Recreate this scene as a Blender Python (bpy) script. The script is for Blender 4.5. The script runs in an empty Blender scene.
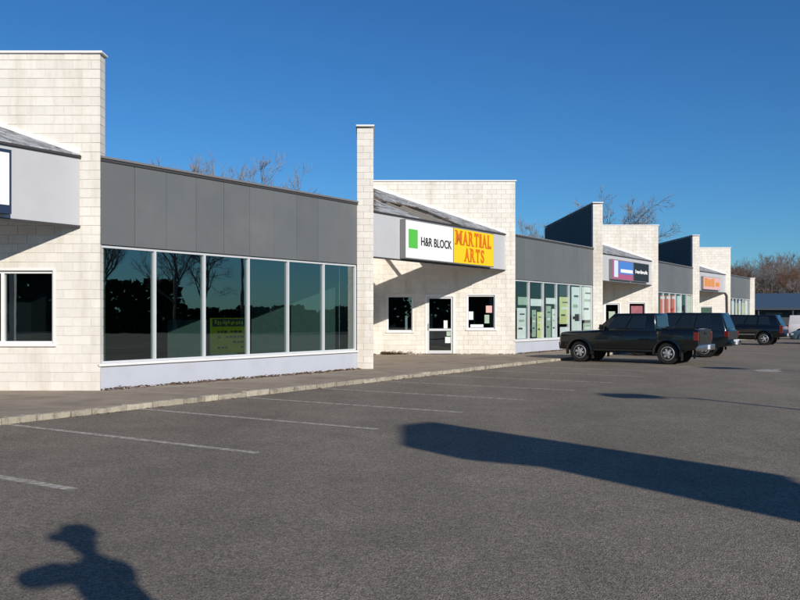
import bpy, bmesh, math, random
from mathutils import Vector, Matrix
R = math.radians
rnd = random.Random(7)
sc = bpy.context.scene
col = sc.collection

# ------------------------------------------------------------------ camera, sky, sun, exposure
FPX, HORIZON, CAMZ = 858.0, 316.0, 1.70          # measured on the 800 x 600 photograph
cam_d = bpy.data.cameras.new('camera')
cam = bpy.data.objects.new('camera', cam_d); col.objects.link(cam)
cam.location = (0, 0, CAMZ); cam.rotation_euler = (R(90), 0, 0)
cam_d.sensor_width = 36; cam_d.lens = FPX / 800 * 36; cam_d.shift_y = (HORIZON - 300) / 800
cam_d.clip_start = 0.05; cam_d.clip_end = 3000
sc.camera = cam

SUN_AZ, SUN_EL = 29.0, 23.2                       # light travels forward and to the left of the view
world = bpy.data.worlds.new('World'); sc.world = world; world.use_nodes = True
wn = world.node_tree.nodes; wl = world.node_tree.links; wn.clear()
sky = wn.new('ShaderNodeTexSky'); sky.sky_type = 'NISHITA'; sky.sun_disc = False
sky.sun_elevation = R(SUN_EL); sky.sun_rotation = R(180 - SUN_AZ)
sky.air_density = 1.0; sky.dust_density = 0.15; sky.ozone_density = 3.0; sky.altitude = 200
bg = wn.new('ShaderNodeBackground'); bg.inputs['Strength'].default_value = 0.105
wo = wn.new('ShaderNodeOutputWorld')
hs = wn.new('ShaderNodeHueSaturation'); hs.inputs['Saturation'].default_value = 1.12
tint = wn.new('ShaderNodeMix'); tint.data_type = 'RGBA'; tint.blend_type = 'MULTIPLY'; tint.inputs['Factor'].default_value = 1; tint.inputs['B'].default_value = (.35, .68, .97, 1)   # clear dry winter blue
wl.new(sky.outputs[0], hs.inputs['Color']); wl.new(hs.outputs[0], tint.inputs['A']); wl.new(tint.outputs['Result'], bg.inputs['Color']); wl.new(bg.outputs[0], wo.inputs['Surface'])
sun_d = bpy.data.lights.new('sun', 'SUN'); sun_d.energy = 4.9; sun_d.angle = R(0.53); sun_d.color = (1.0, 0.93, 0.84)
sun = bpy.data.objects.new('sun', sun_d); col.objects.link(sun)
LDIR = Vector((-math.sin(R(SUN_AZ)) * math.cos(R(SUN_EL)), math.cos(R(SUN_AZ)) * math.cos(R(SUN_EL)), -math.sin(R(SUN_EL))))
sun.rotation_euler = LDIR.to_track_quat('-Z', 'Y').to_euler(); sun.location = (20, -30, 30)
vs = sc.view_settings
vs.view_transform = 'Standard'; vs.look = 'None'; vs.gamma = 1; vs.use_curve_mapping = False; vs.exposure = -0.12

# ------------------------------------------------------------------ helpers
def wm(o):
    m = o.matrix_basis.copy()
    if o.parent: m = wm(o.parent) @ o.matrix_parent_inverse @ m
    return m
def adopt(o, parent, world=True):
    o.parent = parent
    if world: o.matrix_parent_inverse = wm(parent).inverted()
def tag(o, label=None, cat=None, group=None, kind=None):
    if label: o['label'] = label
    if cat: o['category'] = cat
    if group: o['group'] = group
    if kind: o['kind'] = kind
    return o
def empty(name, loc=(0, 0, 0), rz=0, label=None, cat=None, group=None):
    o = bpy.data.objects.new(name, None); col.objects.link(o)
    o.location = loc; o.rotation_euler = (0, 0, rz); o.empty_display_size = 0.3
    return tag(o, label, cat, group)
def link_mesh(name, me, mat, parent=None, world=True):
    if mat is not None and len(me.materials) == 0: me.materials.append(mat)
    o = bpy.data.objects.new(name, me); col.objects.link(o)
    if parent is not None: adopt(o, parent, world)
    return o
def copy_tree(o, parent=None):
    c = o.copy(); col.objects.link(c)
    if parent is not None: c.parent = parent
    for ch in list(o.children): copy_tree(ch, c)
    return c

class MB:
    def __init__(self): self.v = []; self.f = []
    def hexa(self, p):          # 8 points: bottom ring 0-3, top ring 4-7 (counter-clockwise from above)
        b = len(self.v); self.v += [tuple(q) for q in p]
        self.f += [(b+3, b+2, b+1, b), (b+4, b+5, b+6, b+7)] + [(b+i, b+(i+1) % 4, b+4+(i+1) % 4, b+4+i) for i in range(4)]
        return self
    def box(self, x0, x1, y0, y1, z0, z1):
        return self.hexa([(x0, y0, z0), (x1, y0, z0), (x1, y1, z0), (x0, y1, z0), (x0, y0, z1), (x1, y0, z1), (x1, y1, z1), (x0, y1, z1)])
    def fbox(self, fr, s0, s1, n0, n1, z0, z1):      # box in a facade frame: s along, n inwards
        q = [fr.pt(s0, n0), fr.pt(s1, n0), fr.pt(s1, n1), fr.pt(s0, n1)]
        return self.hexa([(a[0], a[1], z0) for a in q] + [(a[0], a[1], z1) for a in q])
    def prism(self, pts, z0, z1):                    # pts counter-clockwise
        b = len(self.v); n = len(pts)
        self.v += [(p[0], p[1], z0) for p in pts] + [(p[0], p[1], z1) for p in pts]
        self.f += [tuple(range(b+n-1, b-1, -1)), tuple(range(b+n, b+2*n))]
        self.f += [(b+i, b+(i+1) % n, b+n+(i+1) % n, b+n+i) for i in range(n)]
        return self
    def tube(self, pts, rad, n=8, cap=True):
        b0 = len(self.v); rings = []
        for i, p in enumerate(pts):
            p = Vector(p)
            d = (Vector(pts[min(i+1, len(pts)-1)]) - Vector(pts[max(i-1, 0)])).normalized()
            u = d.orthogonal().normalized() if abs(d.z) > .95 else d.cross(Vector((0, 0, 1))).normalized()
            w = d.cross(u); r = rad[i] if hasattr(rad, '__len__') else rad
            rings.append(len(self.v))
            for k in range(n):
                a = 2 * math.pi * k / n
                self.v.append(tuple(p + u * (r * math.cos(a)) + w * (r * math.sin(a))))
        for a, b in zip(rings, rings[1:]):
            for k in range(n): self.f.append((a+k, b+k, b+(k+1) % n, a+(k+1) % n))
        if cap:
            self.f.append(tuple(rings[0]+k for k in range(n))); self.f.append(tuple(rings[-1]+k for k in reversed(range(n))))
        return self
    def lathe(self, prof, n=24, axis='y', c=(0, 0, 0)):     # prof: (radius, along)
        rings = []
        for r, t in prof:
            rings.append(len(self.v))
            for k in range(n):
                a = 2 * math.pi * k / n; p = r * math.cos(a); q = r * math.sin(a)
                self.v.append({'y': (c[0]+p, c[1]+t, c[2]+q), 'z': (c[0]+p, c[1]+q, c[2]+t), 'x': (c[0]+t, c[1]+p, c[2]+q)}[axis])
        for a, b in zip(rings, rings[1:]):
            for k in range(n): self.f.append((a+k, b+k, b+(k+1) % n, a+(k+1) % n))
        self.f.append(tuple(rings[0]+k for k in range(n))); self.f.append(tuple(rings[-1]+k for k in reversed(range(n))))
        return self
    def mesh(self, name, smooth=None, bevel=0, seg=1, flip=True):
        me = bpy.data.meshes.new(name); me.from_pydata(self.v, [], self.f)
        bm = bmesh.new(); bm.from_mesh(me)
        if flip: bmesh.ops.recalc_face_normals(bm, faces=bm.faces)
        if bevel: bmesh.ops.bevel(bm, geom=list(bm.edges), offset=bevel, segments=seg, profile=.5, affect='EDGES', clamp_overlap=True)
        bm.to_mesh(me); bm.free()
        if smooth: me.shade_smooth(); me.set_sharp_from_angle(angle=R(smooth))
        return me
    def build(self, name, mat, parent=None, world=True, smooth=None, bevel=0, seg=1, kind=None, flip=True):
        o = link_mesh(name, self.mesh(name, smooth, bevel, seg, flip), mat, parent, world)
        if kind: o['kind'] = kind
        return o

class Frame:                    # vertical facade frame from P to Q
    def __init__(self, P, Q):
        self.P = Vector((P[0], P[1])); d = Vector((Q[0], Q[1])) - self.P
        self.L = d.length; self.u = d / self.L; self.n = Vector((-self.u.y, self.u.x))
    def pt(self, s, n): p = self.P + self.u * s + self.n * n; return (p.x, p.y)
    def at(self, px, py=None, n=0):      # photo pixel -> (s, z) on the facade plane offset by n
        k = (px - 400) / FPX; o = self.P + self.n * n
        s = (k * o.y - o.x) / (self.u.x - k * self.u.y); Y = o.y + s * self.u.y
        return s if py is None else (s, CAMZ + (HORIZON - py) / FPX * Y)
    def mat(self, s, n, z):             # x along, y up, z outwards
        p = self.pt(s, n)
        return Matrix(((self.u.x, 0, -self.n.x, p[0]), (self.u.y, 0, -self.n.y, p[1]), (0, 1, 0, z), (0, 0, 0, 1)))

# ------------------------------------------------------------------ materials
MATS = {}
def mat(name, base, rough=.7, spec=.4, metal=0, var=.0, vscale=6, dirt=None, dscale=1.2, damount=.4, bump=0, bscale=60, island=0, objrand=0, coat=0, detail=5, streak=False):
    m = bpy.data.materials.new(name); m.use_nodes = True; nt = m.node_tree; N = nt.nodes; L = nt.links
    p = N['Principled BSDF']; p.inputs['Roughness'].default_value = rough; p.inputs['Metallic'].default_value = metal
    p.inputs['Specular IOR Level'].default_value = spec; p.inputs['Coat Weight'].default_value = coat; p.inputs['Coat Roughness'].default_value = .04
    tc = N.new('ShaderNodeNewGeometry')
    cur = N.new('ShaderNodeRGB'); cur.outputs[0].default_value = (*base, 1); out = cur.outputs[0]
    def scalemix(out, fac_socket, lo, hi):
        mr = N.new('ShaderNodeMapRange'); mr.inputs['To Min'].default_value = lo; mr.inputs['To Max'].default_value = hi
        L.new(fac_socket, mr.inputs['Value'])
        h = N.new('ShaderNodeHueSaturation'); L.new(mr.outputs[0], h.inputs['Value']); L.new(out, h.inputs['Color']); return h.outputs[0]
    if var:
        n1 = N.new('ShaderNodeTexNoise'); n1.inputs['Scale'].default_value = vscale; n1.inputs['Detail'].default_value = detail
        L.new(tc.outputs['Position'], n1.inputs['Vector']); out = scalemix(out, n1.outputs['Fac'], 1 - var, 1 + var)
    if island: out = scalemix(out, tc.outputs['Random Per Island'], 1 - island, 1 + island)
    if objrand:
        oi = N.new('ShaderNodeObjectInfo'); out = scalemix(out, oi.outputs['Random'], 1 - objrand, 1 + objrand)
    if dirt:
        n2 = N.new('ShaderNodeTexNoise'); n2.inputs['Scale'].default_value = dscale; n2.inputs['Detail'].default_value = 8; n2.inputs['Roughness'].default_value = .65
        if streak:
            mp = N.new('ShaderNodeMapping'); mp.inputs['Scale'].default_value = (2.2, 2.2, .35); L.new(tc.outputs['Position'], mp.inputs['Vector']); L.new(mp.outputs[0], n2.inputs['Vector'])
        else: L.new(tc.outputs['Position'], n2.inputs['Vector'])
        rp = N.new('ShaderNodeMapRange'); rp.inputs['From Min'].default_value = .48; rp.inputs['From Max'].default_value = .72; rp.inputs['To Max'].default_value = damount
        L.new(n2.outputs['Fac'], rp.inputs['Value'])
        mx = N.new('ShaderNodeMix'); mx.data_type = 'RGBA'; mx.inputs['B'].default_value = (*dirt, 1)
        L.new(rp.outputs[0], mx.inputs['Factor']); L.new(out, mx.inputs['A']); out = mx.outputs['Result']
    L.new(out, p.inputs['Base Color'])
    if bump:
        n3 = N.new('ShaderNodeTexNoise'); n3.inputs['Scale'].default_value = bscale; n3.inputs['Detail'].default_value = 4
        L.new(tc.outputs['Position'], n3.inputs['Vector'])
        b = N.new('ShaderNodeBump'); b.inputs['Strength'].default_value = 1; b.inputs['Distance'].default_value = bump
        L.new(n3.outputs['Fac'], b.inputs['Height']); L.new(b.outputs[0], p.inputs['Normal'])
    MATS[name] = m; return m
def glass_mat(name, tint, f0, gain):
    m = bpy.data.materials.new(name); m.use_nodes = True; nt = m.node_tree; N = nt.nodes; L = nt.links; N.clear()
    o = N.new('ShaderNodeOutputMaterial'); t = N.new('ShaderNodeBsdfTransparent'); t.inputs[0].default_value = (*tint, 1)
    g = N.new('ShaderNodeBsdfGlossy'); g.inputs['Roughness'].default_value = .01; g.inputs['Color'].default_value = (.92, .98, .97, 1)
    fr = N.new('ShaderNodeFresnel'); fr.inputs['IOR'].default_value = 1.5
    geo = N.new('ShaderNodeNewGeometry'); io = N.new('ShaderNodeMapRange'); io.inputs['To Min'].default_value = 1.5; io.inputs['To Max'].default_value = 1 / 1.5
    L.new(geo.outputs['Backfacing'], io.inputs['Value']); L.new(io.outputs[0], fr.inputs['IOR']); n3 = N.new('ShaderNodeTexNoise'); n3.inputs['Scale'].default_value = .9
    b = N.new('ShaderNodeBump'); b.inputs['Distance'].default_value = .0012
    L.new(geo.outputs['Position'], n3.inputs['Vector']); L.new(n3.outputs['Fac'], b.inputs['Height']); L.new(b.outputs[0], g.inputs['Normal'])
    ma = N.new('ShaderNodeMath'); ma.operation = 'MULTIPLY_ADD'; ma.inputs[1].default_value = gain; ma.inputs[2].default_value = f0; ma.use_clamp = True
    mx = N.new('ShaderNodeMixShader'); L.new(fr.outputs[0], ma.inputs[0]); L.new(ma.outputs[0], mx.inputs[0])
    L.new(t.outputs[0], mx.inputs[1]); L.new(g.outputs[0], mx.inputs[2]); L.new(mx.outputs[0], o.inputs[0])
    MATS[name] = m; return m

M_BLOCK = mat('painted_block', (.72, .685, .615), .85, .25, var=.07, vscale=9, island=.05, objrand=.05, dirt=(.44, .37, .27), dscale=.9, damount=.5, bump=.004, bscale=45, streak=True)
M_MORTAR = mat('painted_mortar', (.68, .645, .57), .9, .2, var=.1, vscale=12)
M_COPING = mat('white_coping', (.80, .80, .79), .45, .5, var=.05, vscale=3)
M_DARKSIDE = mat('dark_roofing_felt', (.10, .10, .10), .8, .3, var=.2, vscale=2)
M_FASCIA = mat('grey_metal_panel', (.128, .138, .142), .55, .4, var=.05, vscale=1.2, objrand=.045, dirt=(.22, .21, .20), dscale=.7, damount=.25)
M_FASCIA_BACK = mat('fascia_backing', (.06, .06, .06), .8, .2)
M_TRIM = mat('bronze_trim', (.055, .05, .048), .5, .5, var=.1)
M_CANOPY = mat('pale_grey_fascia', (.50, .505, .52), .5, .45, var=.04, vscale=1.5, dirt=(.40, .39, .37), dscale=.8, damount=.3)
M_KNEE = mat('pale_blue_painted_wall', (.47, .50, .56), .75, .3, var=.06, vscale=4, dirt=(.36, .35, .34), dscale=2, damount=.4, bump=.002, bscale=30)
M_ALU = mat('white_aluminium', (.62, .64, .65), .4, .5, metal=.15, var=.04)
M_WHITE = mat('white_paint', (.78, .77, .75), .5, .4, var=.04)
M_GLASS = glass_mat('shop_glass', (.58, .69, .68), .13, 1.1)
M_CLEAR = glass_mat('clear_shop_glass', (.93, .96, .95), .03, .7)
M_GLASS2 = glass_mat('small_window_glass', (.66, .74, .75), .09, 1.0)
M_ROOM = mat('interior_wall', (.34, .38, .36), .9, .2, var=.08)
M_ROOMSHADE = mat('interior_shade_dark', (.035, .04, .042), .9, .2, var=.1)  # near-black colour puts the shade of unlit rooms into the surfaces
M_CARPET = mat('interior_floor', (.16, .16, .15), .95, .1, var=.15)
M_ROOF = mat('tar_roof', (.05, .05, .05), .9, .2)
M_SHINGLE = mat('weathered_shingle', (.26, .27, .28), .9, .2, var=.25, vscale=14, island=.4, dirt=(.62, .64, .66), dscale=4, damount=.8)
M_TIMBER = mat('raw_timber', (.30, .28, .26), .85, .2, var=.2, vscale=5)
M_PLY = mat('soffit_plywood', (.17, .13, .11), .9, .2, var=.2, vscale=3)
M_SLAB = mat('pavement_concrete', (.34, .28, .215), .92, .2, var=.16, vscale=3, objrand=.06, dirt=(.12, .10, .08), dscale=1.1, damount=.55, bump=.003, bscale=70)
M_KERB = mat('worn_kerb', (.40, .36, .28), .9, .2, var=.25, vscale=7, objrand=.22, dirt=(.12, .11, .095), dscale=5, damount=.9, bump=.006, bscale=35)
M_LEAF = mat('dead_leaf', (.20, .11, .05), .9, .2, island=.4)
M_BARK = mat('grey_bark', (.17, .155, .14), .95, .1, var=.2, vscale=6)
M_TWIG = mat('grey_twig', (.25, .23, .22), .95, .1)
M_BARK2 = mat('russet_bark', (.13, .085, .06), .95, .1, var=.2, vscale=6)
M_TWIG2 = mat('russet_twig', (.17, .095, .062), .95, .1)
M_PINE = mat('pine_needle', (.022, .035, .018), .9, .2, island=.3)
M_STEEL = mat('galvanised_steel', (.25, .25, .25), .5, .5, metal=.4, var=.1)
M_GREEN = mat('green_square', (.10, .50, .07), .5, .4)
M_YELLOW = mat('yellow_sign_face', (.86, .60, .005), .4, .4, var=.03)
M_SIGNWHITE = mat('white_sign_face', (.86, .86, .84), .4, .4, var=.03)
M_BLACK = mat('black_letter', (.02, .018, .02), .5, .4)
M_ORANGE = mat('orange_letter', (.68, .16, .006), .5, .4)

def stuffmat_asphalt():
    m = bpy.data.materials.new('asphalt'); m.use_nodes = True; nt = m.node_tree; N = nt.nodes; L = nt.links
    p = N['Principled BSDF']; p.inputs['Roughness'].default_value = .88; p.inputs['Specular IOR Level'].default_value = .3
    g = N.new('ShaderNodeNewGeometry')
    def noise(scale, det=4, ro=.6, vec=None):
        n = N.new('ShaderNodeTexNoise'); n.inputs['Scale'].default_value = scale; n.inputs['Detail'].default_value = det; n.inputs['Roughness'].default_value = ro
        L.new(vec or g.outputs['Position'], n.inputs['Vector']); return n.outputs['Fac']
    def rng(s, a, b, lo, hi):
        r = N.new('ShaderNodeMapRange'); r.inputs['From Min'].default_value = a; r.inputs['From Max'].default_value = b
        r.inputs['To Min'].default_value = lo; r.inputs['To Max'].default_value = hi; L.new(s, r.inputs['Value']); return r.outputs[0]
    def mul(a, b):
        q = N.new('ShaderNodeMath'); q.operation = 'MULTIPLY'; L.new(a, q.inputs[0]); L.new(b, q.inputs[1]); return q.outputs[0]
    big = rng(noise(.16, 6), .3, .7, .84, 1.14); mid = rng(noise(1.3, 6), .3, .7, .90, 1.10)
    vo = N.new('ShaderNodeTexVoronoi'); vo.inputs['Scale'].default_value = 95; L.new(g.outputs['Position'], vo.inputs['Vector'])
    sep = N.new('ShaderNodeSeparateColor'); L.new(vo.outputs['Color'], sep.inputs[0]); grit = rng(sep.outputs[0], 0, 1, .55, 1.5)
    vo2 = N.new('ShaderNodeTexVoronoi'); vo2.inputs['Scale'].default_value = 34; L.new(g.outputs['Position'], vo2.inputs['Vector'])
    sep2 = N.new('ShaderNodeSeparateColor'); L.new(vo2.outputs['Color'], sep2.inputs[0]); grit2 = rng(sep2.outputs[0], 0, 1, .82, 1.2)
    # streaks along the lane, worn by tyres
    mp = N.new('ShaderNodeMapping'); mp.inputs['Rotation'].default_value = (0, 0, R(32.7)); mp.inputs['Scale'].default_value = (.55, .05, 1)
    L.new(g.outputs['Position'], mp.inputs['Vector']); lane = rng(noise(1.0, 3, .5, mp.outputs[0]), .3, .7, .88, 1.12)
    v = mul(mul(mul(big, mid), mul(grit, grit2)), lane)
    # oil spots
    oil = rng(noise(.55, 3, .4), .66, .78, 1.0, .72); v = mul(v, oil)
    h = N.new('ShaderNodeHueSaturation'); h.inputs['Color'].default_value = (.215, .182, .140, 1); L.new(v, h.inputs['Value']); L.new(h.outputs[0], p.inputs['Base Color'])
    b = N.new('ShaderNodeBump'); b.inputs['Distance'].default_value = .006; b.inputs['Strength'].default_value = .8
    L.new(vo.outputs['Distance'], b.inputs['Height']); L.new(b.outputs[0], p.inputs['Normal'])
    return m
M_ASPHALT = stuffmat_asphalt()
def paint_mat():
    m = bpy.data.materials.new('worn_white_line'); m.use_nodes = True; nt = m.node_tree; N = nt.nodes; L = nt.links
    p = N['Principled BSDF']; p.inputs['Base Color'].default_value = (.56, .51, .43, 1); p.inputs['Roughness'].default_value = .85
    g = N.new('ShaderNodeNewGeometry'); n = N.new('ShaderNodeTexNoise'); n.inputs['Scale'].default_value = 9; n.inputs['Detail'].default_value = 8; n.inputs['Roughness'].default_value = .75
    L.new(g.outputs['Position'], n.inputs['Vector']); r = N.new('ShaderNodeMapRange'); r.inputs['From Min'].default_value = .40; r.inputs['From Max'].default_value = .62
    r.inputs['To Min'].default_value = .95; r.inputs['To Max'].default_value = .25
    L.new(n.outputs['Fac'], r.inputs['Value']); t = N.new('ShaderNodeBsdfTransparent'); mx = N.new('ShaderNodeMixShader')
    L.new(r.outputs[0], mx.inputs[0]); L.new(t.outputs[0], mx.inputs[1]); L.new(p.outputs[0], mx.inputs[2])
    L.new(mx.outputs[0], N['Material Output'].inputs[0]); return m
M_LINE = paint_mat()

# ------------------------------------------------------------------ ground
FDIR = Vector((.5403, .8415)); NDIR = Vector((-.8415, .5403))      # along the kerb, towards the shops
K0 = Vector((-6.24, 13.38))                                        # kerb foot
def kp(t, n): p = K0 + FDIR * t + NDIR * n; return (p.x, p.y)
M_GRASS = mat('winter_grass', (.085, .075, .035), .95, .1, var=.4, vscale=.4)
g = MB(); g.v = [(-900, -400, -.03), (900, -400, -.03), (900, 1400, -.03), (-900, 1400, -.03)]; g.f = [(0, 1, 2, 3)]
tag(g.build('ground', M_GRASS), kind='structure')
g = MB(); g.v = [(-70, -60, 0), (110, -60, 0), (125, 128, 0), (-70, 128, 0)]; g.f = [(0, 1, 2, 3)]
tag(g.build('parking_lot', M_ASPHALT), kind='structure')
SW = .09                                                            # pavement height
g = MB(); g.prism([kp(-16, .12), kp(86, .12), kp(86, 16), kp(-16, 16)], -.02, SW - .012)
pave = tag(g.build('pavement', M_SLAB), kind='structure')
sl = 1.55
i = 0
for k in range(-9, 54):
    a, b = k * sl, (k + 1) * sl - .014
    g = MB(); dz = rnd.uniform(-.004, .004)
    g.prism([kp(a, .17), kp(b, .17), kp(b, 3.02), kp(a, 3.02)], SW - .05, SW + dz)
    g.build('paving_slab', M_SLAB, pave, bevel=.006)
t = -15.0
kerbmeshes = []
for q in range(6):
    g = MB(); L_ = 1.0; ns = 6
    for s in range(ns):
        a, b = s / ns, (s + 1) / ns
        h0 = .10 + rnd.uniform(-.010, .010); ww = rnd.uniform(-.012, .012)
        g.box(a, b - .002, 0 + ww, .155, -.05, h0)
    kerbmeshes.append(g.mesh('kerb_stone', bevel=.012)); kerbmeshes[-1].materials.append(M_KERB)
ang = math.atan2(FDIR.y, FDIR.x)
while t < 84:
    L_ = rnd.uniform(.38, .85)
    o = bpy.data.objects.new('kerb_stone', rnd.choice(kerbmeshes)); col.objects.link(o)
    p = kp(t, rnd.uniform(-.008, .008)); o.location = (p[0], p[1], rnd.uniform(-.008, .006)); o.rotation_euler = (rnd.uniform(-.03, .03), 0, ang + rnd.uniform(-.008, .008))
    o.scale = (L_ - .02, 1, 1); adopt(o, pave); t += L_
for j in range(-3, 28):                                             # bay markings
    t0 = .10 + 2.65 * j; g = MB(); n = 14; w = .065
    for s in range(n):
        a, b = -.06 - s * 5.2 / n, -.06 - (s + 1) * 5.2 / n
        w0 = w; 
        b0 = len(g.v); g.v += [(*kp(t0 - w0, a), .004), (*kp(t0 + w0, a), .004), (*kp(t0 + w0, b), .004), (*kp(t0 - w0, b), .004)]; g.f.append((b0, b0+1, b0+2, b0+3))
    tag(g.build('bay_line', M_LINE), kind='structure')

g = MB(); g.v = [(*(kp(20.0 + a, -8.0 + b)), .005) for a, b in ((0, 0), (.5, -.15), (1.3, .1), (1.9, .05), (1.5, .55), (.7, .75), (.1, .45))]; g.f = [tuple(range(7))]
tag(g.build('paint_patch', M_LINE), kind='structure')
# ------------------------------------------------------------------ strip mall
W = [(-6.52, 18.67), (4.90, 36.44), (16.32, 54.21), (27.74, 71.98)]       # free ends of the four slanted white walls
Q = [(-12.60, 8.45), (-1.31, 26.10), (9.85, 43.80), (20.95, 61.45), (32.3, 79.2)]   # front ends of the fins
FT = .50                                                                    # fin thickness
WT = .30
mall = empty('strip_mall', (W[1][0], W[1][1], SW), 0, 'long low shop row of white block walls and grey fascias along the parking lot', 'building')
TOP, HEAD, SILL, WALLTOP, FB = SW + 5.05, SW + 3.165, SW + .565, SW + 7.32, SW + 3.58

SHEAR = .036; ZPOST = SW + 3.56
def shear(g, fy): g.v = [(x - SHEAR * (y - fy), y, z) for x, y, z in g.v]; return g
def subtract(r, holes):
    rs = [r]
    for h in holes:
        nx = []
        for (x0, x1, z0, z1) in rs:
            if x1 <= h[0] or x0 >= h[1] or z1 <= h[2] or z0 >= h[3]: nx.append((x0, x1, z0, z1)); continue
            if x0 < h[0]: nx.append((x0, h[0], z0, z1))
            if x1 > h[1]: nx.append((h[1], x1, z0, z1))
            a, b = max(x0, h[0]), min(x1, h[1])
            if z0 < h[2]: nx.append((a, b, z0, h[2]))
            if z1 > h[3]: nx.append((a, b, h[3], z1))
        rs = nx
    return [q for q in rs if q[1] - q[0] > .03 and q[3] - q[2] > .03]
def wall_core(g, x0, x1, y0, y1, z0, z1, holes):
    xs = sorted({x0, x1} | {h[0] for h in holes} | {h[1] for h in holes}); zs = sorted({z0, z1} | {h[2] for h in holes} | {h[3] for h in holes})
    xs = [x for x in xs if x0 <= x <= x1]; zs = [z for z in zs if z0 <= z <= z1]
    for a, b in zip(xs, xs[1:]):
        for c, d in zip(zs, zs[1:]):
            mx, mz = (a+b)/2, (c+d)/2
            if not any(h[0] < mx < h[1] and h[2] < mz < h[3] for h in holes): g.box(a, b, y0, y1, c, d)
BW, BH, J = .40, .20, .007
def block_rects(x0, x1, z0, z1, holes, anchor):
    out = []; c = 0; z = z0
    while z < z1 - .02:
        zt = min(z + BH, z1); off = (BW / 2 if c % 2 else 0); x = anchor - off
        while x > x0: x -= BW
        while x < x1:
            a, b = max(x, x0), min(x + BW, x1)
            if b - a > .03: out += subtract((a + J/2, b - J/2, z + J/2, zt - J/2), [(h[0], h[1], h[2], h[3]) for h in holes])
            x += BW
        z = zt; c += 1
    return out
def unit_block(depth):
    g = MB().box(-.5, .5, 0, depth, -.5, .5); me = bpy.data.meshes.new('block'); me.from_pydata(g.v, [], g.f)
    bm = bmesh.new(); bm.from_mesh(me); bmesh.ops.recalc_face_normals(bm, faces=bm.faces)
    # chamfer the front edges
    for v in bm.verts:
        if v.co.y < 1e-6: v.co.x *= .985; v.co.z *= .97
    front = [f for f in bm.faces if abs(f.normal.y + 1) < .1]
    bm.to_mesh(me); bm.free(); me.materials.append(M_BLOCK); return me
BLK = unit_block(.05); BLK_END = unit_block(WT + .012)

holes = [
    [(-9.80, -7.53, SW + 1.0, SW + 2.60)],
    [(-.55, .55, SW + .95, SW + 2.47), (1.07, 2.34, SW - .2, SW + 2.52), (2.85, 4.05, SW + 1.05, SW + 2.50)],
    [(12.85, 13.95, SW - .2, SW + 2.5), (14.45, 15.5, SW + 1.05, SW + 2.45)],
    [(25.2, 26.2, SW + 1.05, SW + 2.40), (24.0, 24.9, SW - .2, SW + 2.3)],
]
for k in range(4):
    x0, x1, y = Q[k][0] + FT - SHEAR * (W[k][1] - Q[k][1]), W[k][0], W[k][1]
    g = MB(); wall_core(g, x0 - .1, x1 - .012, y + .012, y + WT, SW - .1, WALLTOP, holes[k])
    wall = g.build('slanted_wall', M_MORTAR, mall)
    rects = block_rects(x0, x1, SW - .02, WALLTOP, holes[k], x1 - 20 * BW)
    st = MB(); n_ind = 0
    for (a, b, c, d) in rects:
        end = b > x1 - .02
        if k == 0 and b > -8.95:                    # the blocks one can pick apart
            o = bpy.data.objects.new('block', BLK_END if end else BLK); col.objects.link(o)
            o.location = ((a+b)/2, y + rnd.uniform(-.0025, .0025), (c+d)/2); o.scale = (b-a, 1, d-c); adopt(o, wall); n_ind += 1
        else:
            dy = rnd.uniform(-.003, .003); st.box(a, b, y + dy, y + (WT + .012 if end else .05), c, d)
    st.build('blockwork', M_BLOCK, wall, kind='stuff')
    print('blocks', k, n_ind, len(rects))
    MB().box(x0 - .12, x1 + .05, y - .05, y + WT + .05, WALLTOP + .003, WALLTOP + .055).build('coping', M_COPING, wall, bevel=.008)
    if k == 0:                                      # the first canopy ends on a slim post outside the picture
        MB().box(Q[0][0] + .45, Q[0][0] + .60, Q[0][1] + 2.30, Q[0][1] + 2.45, SW - .05, ZPOST).build('canopy_post', M_WHITE, mall); continue
    # fin
    fx, fy = Q[k][0], Q[k][1]; fl = W[k][1] + 1.6
    g = MB().box(fx + .014, fx + FT - .012, fy + .012, fl, SW - .1, WALLTOP); shear(g, fy); fin = g.build('fin_wall', M_MORTAR, mall)
    st = MB()
    for (a, b, c, d) in block_rects(fx, fx + FT, SW - .02, WALLTOP, [], fx): st.box(a, b, fy + rnd.uniform(-.004, .003), fy + .06, c, d)
    for (a, b, c, d) in block_rects(fy + .065, W[k][1], SW - .02, WALLTOP, [], fy + .06): st.box(fx + FT - .03, fx + FT + rnd.uniform(-.002, .003), a, b, c, d)
    shear(st, fy); st.build('blockwork', M_BLOCK, fin, kind='stuff')
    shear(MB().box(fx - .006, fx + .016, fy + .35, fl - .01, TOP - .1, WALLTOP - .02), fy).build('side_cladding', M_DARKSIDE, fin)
    shear(MB().box(fx - .03, fx + FT + .03, fy - .04, fl + .03, WALLTOP + .057, WALLTOP + .105), fy).build('coping', M_COPING, fin, bevel=.008)
# end wall of the row
qx, qy = Q[4]
e = MB().box(qx + .01, qx + .44, qy + .01, qy + 18, SW - .1, TOP + .02).build('end_wall', M_MORTAR, mall)
st = MB()
for (a, b, c, d) in block_rects(qx, qx + .45, SW - .02, TOP + .02, [], qx): st.box(a, b, qy + rnd.uniform(-.003, .003), qy + .06, c, d)
st.build('blockwork', M_BLOCK, e, kind='stuff')
MB().box(qx - .03, qx + .48, qy - .04, qy + 18, TOP + .024, TOP + .08).build('coping', M_COPING, e)

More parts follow.
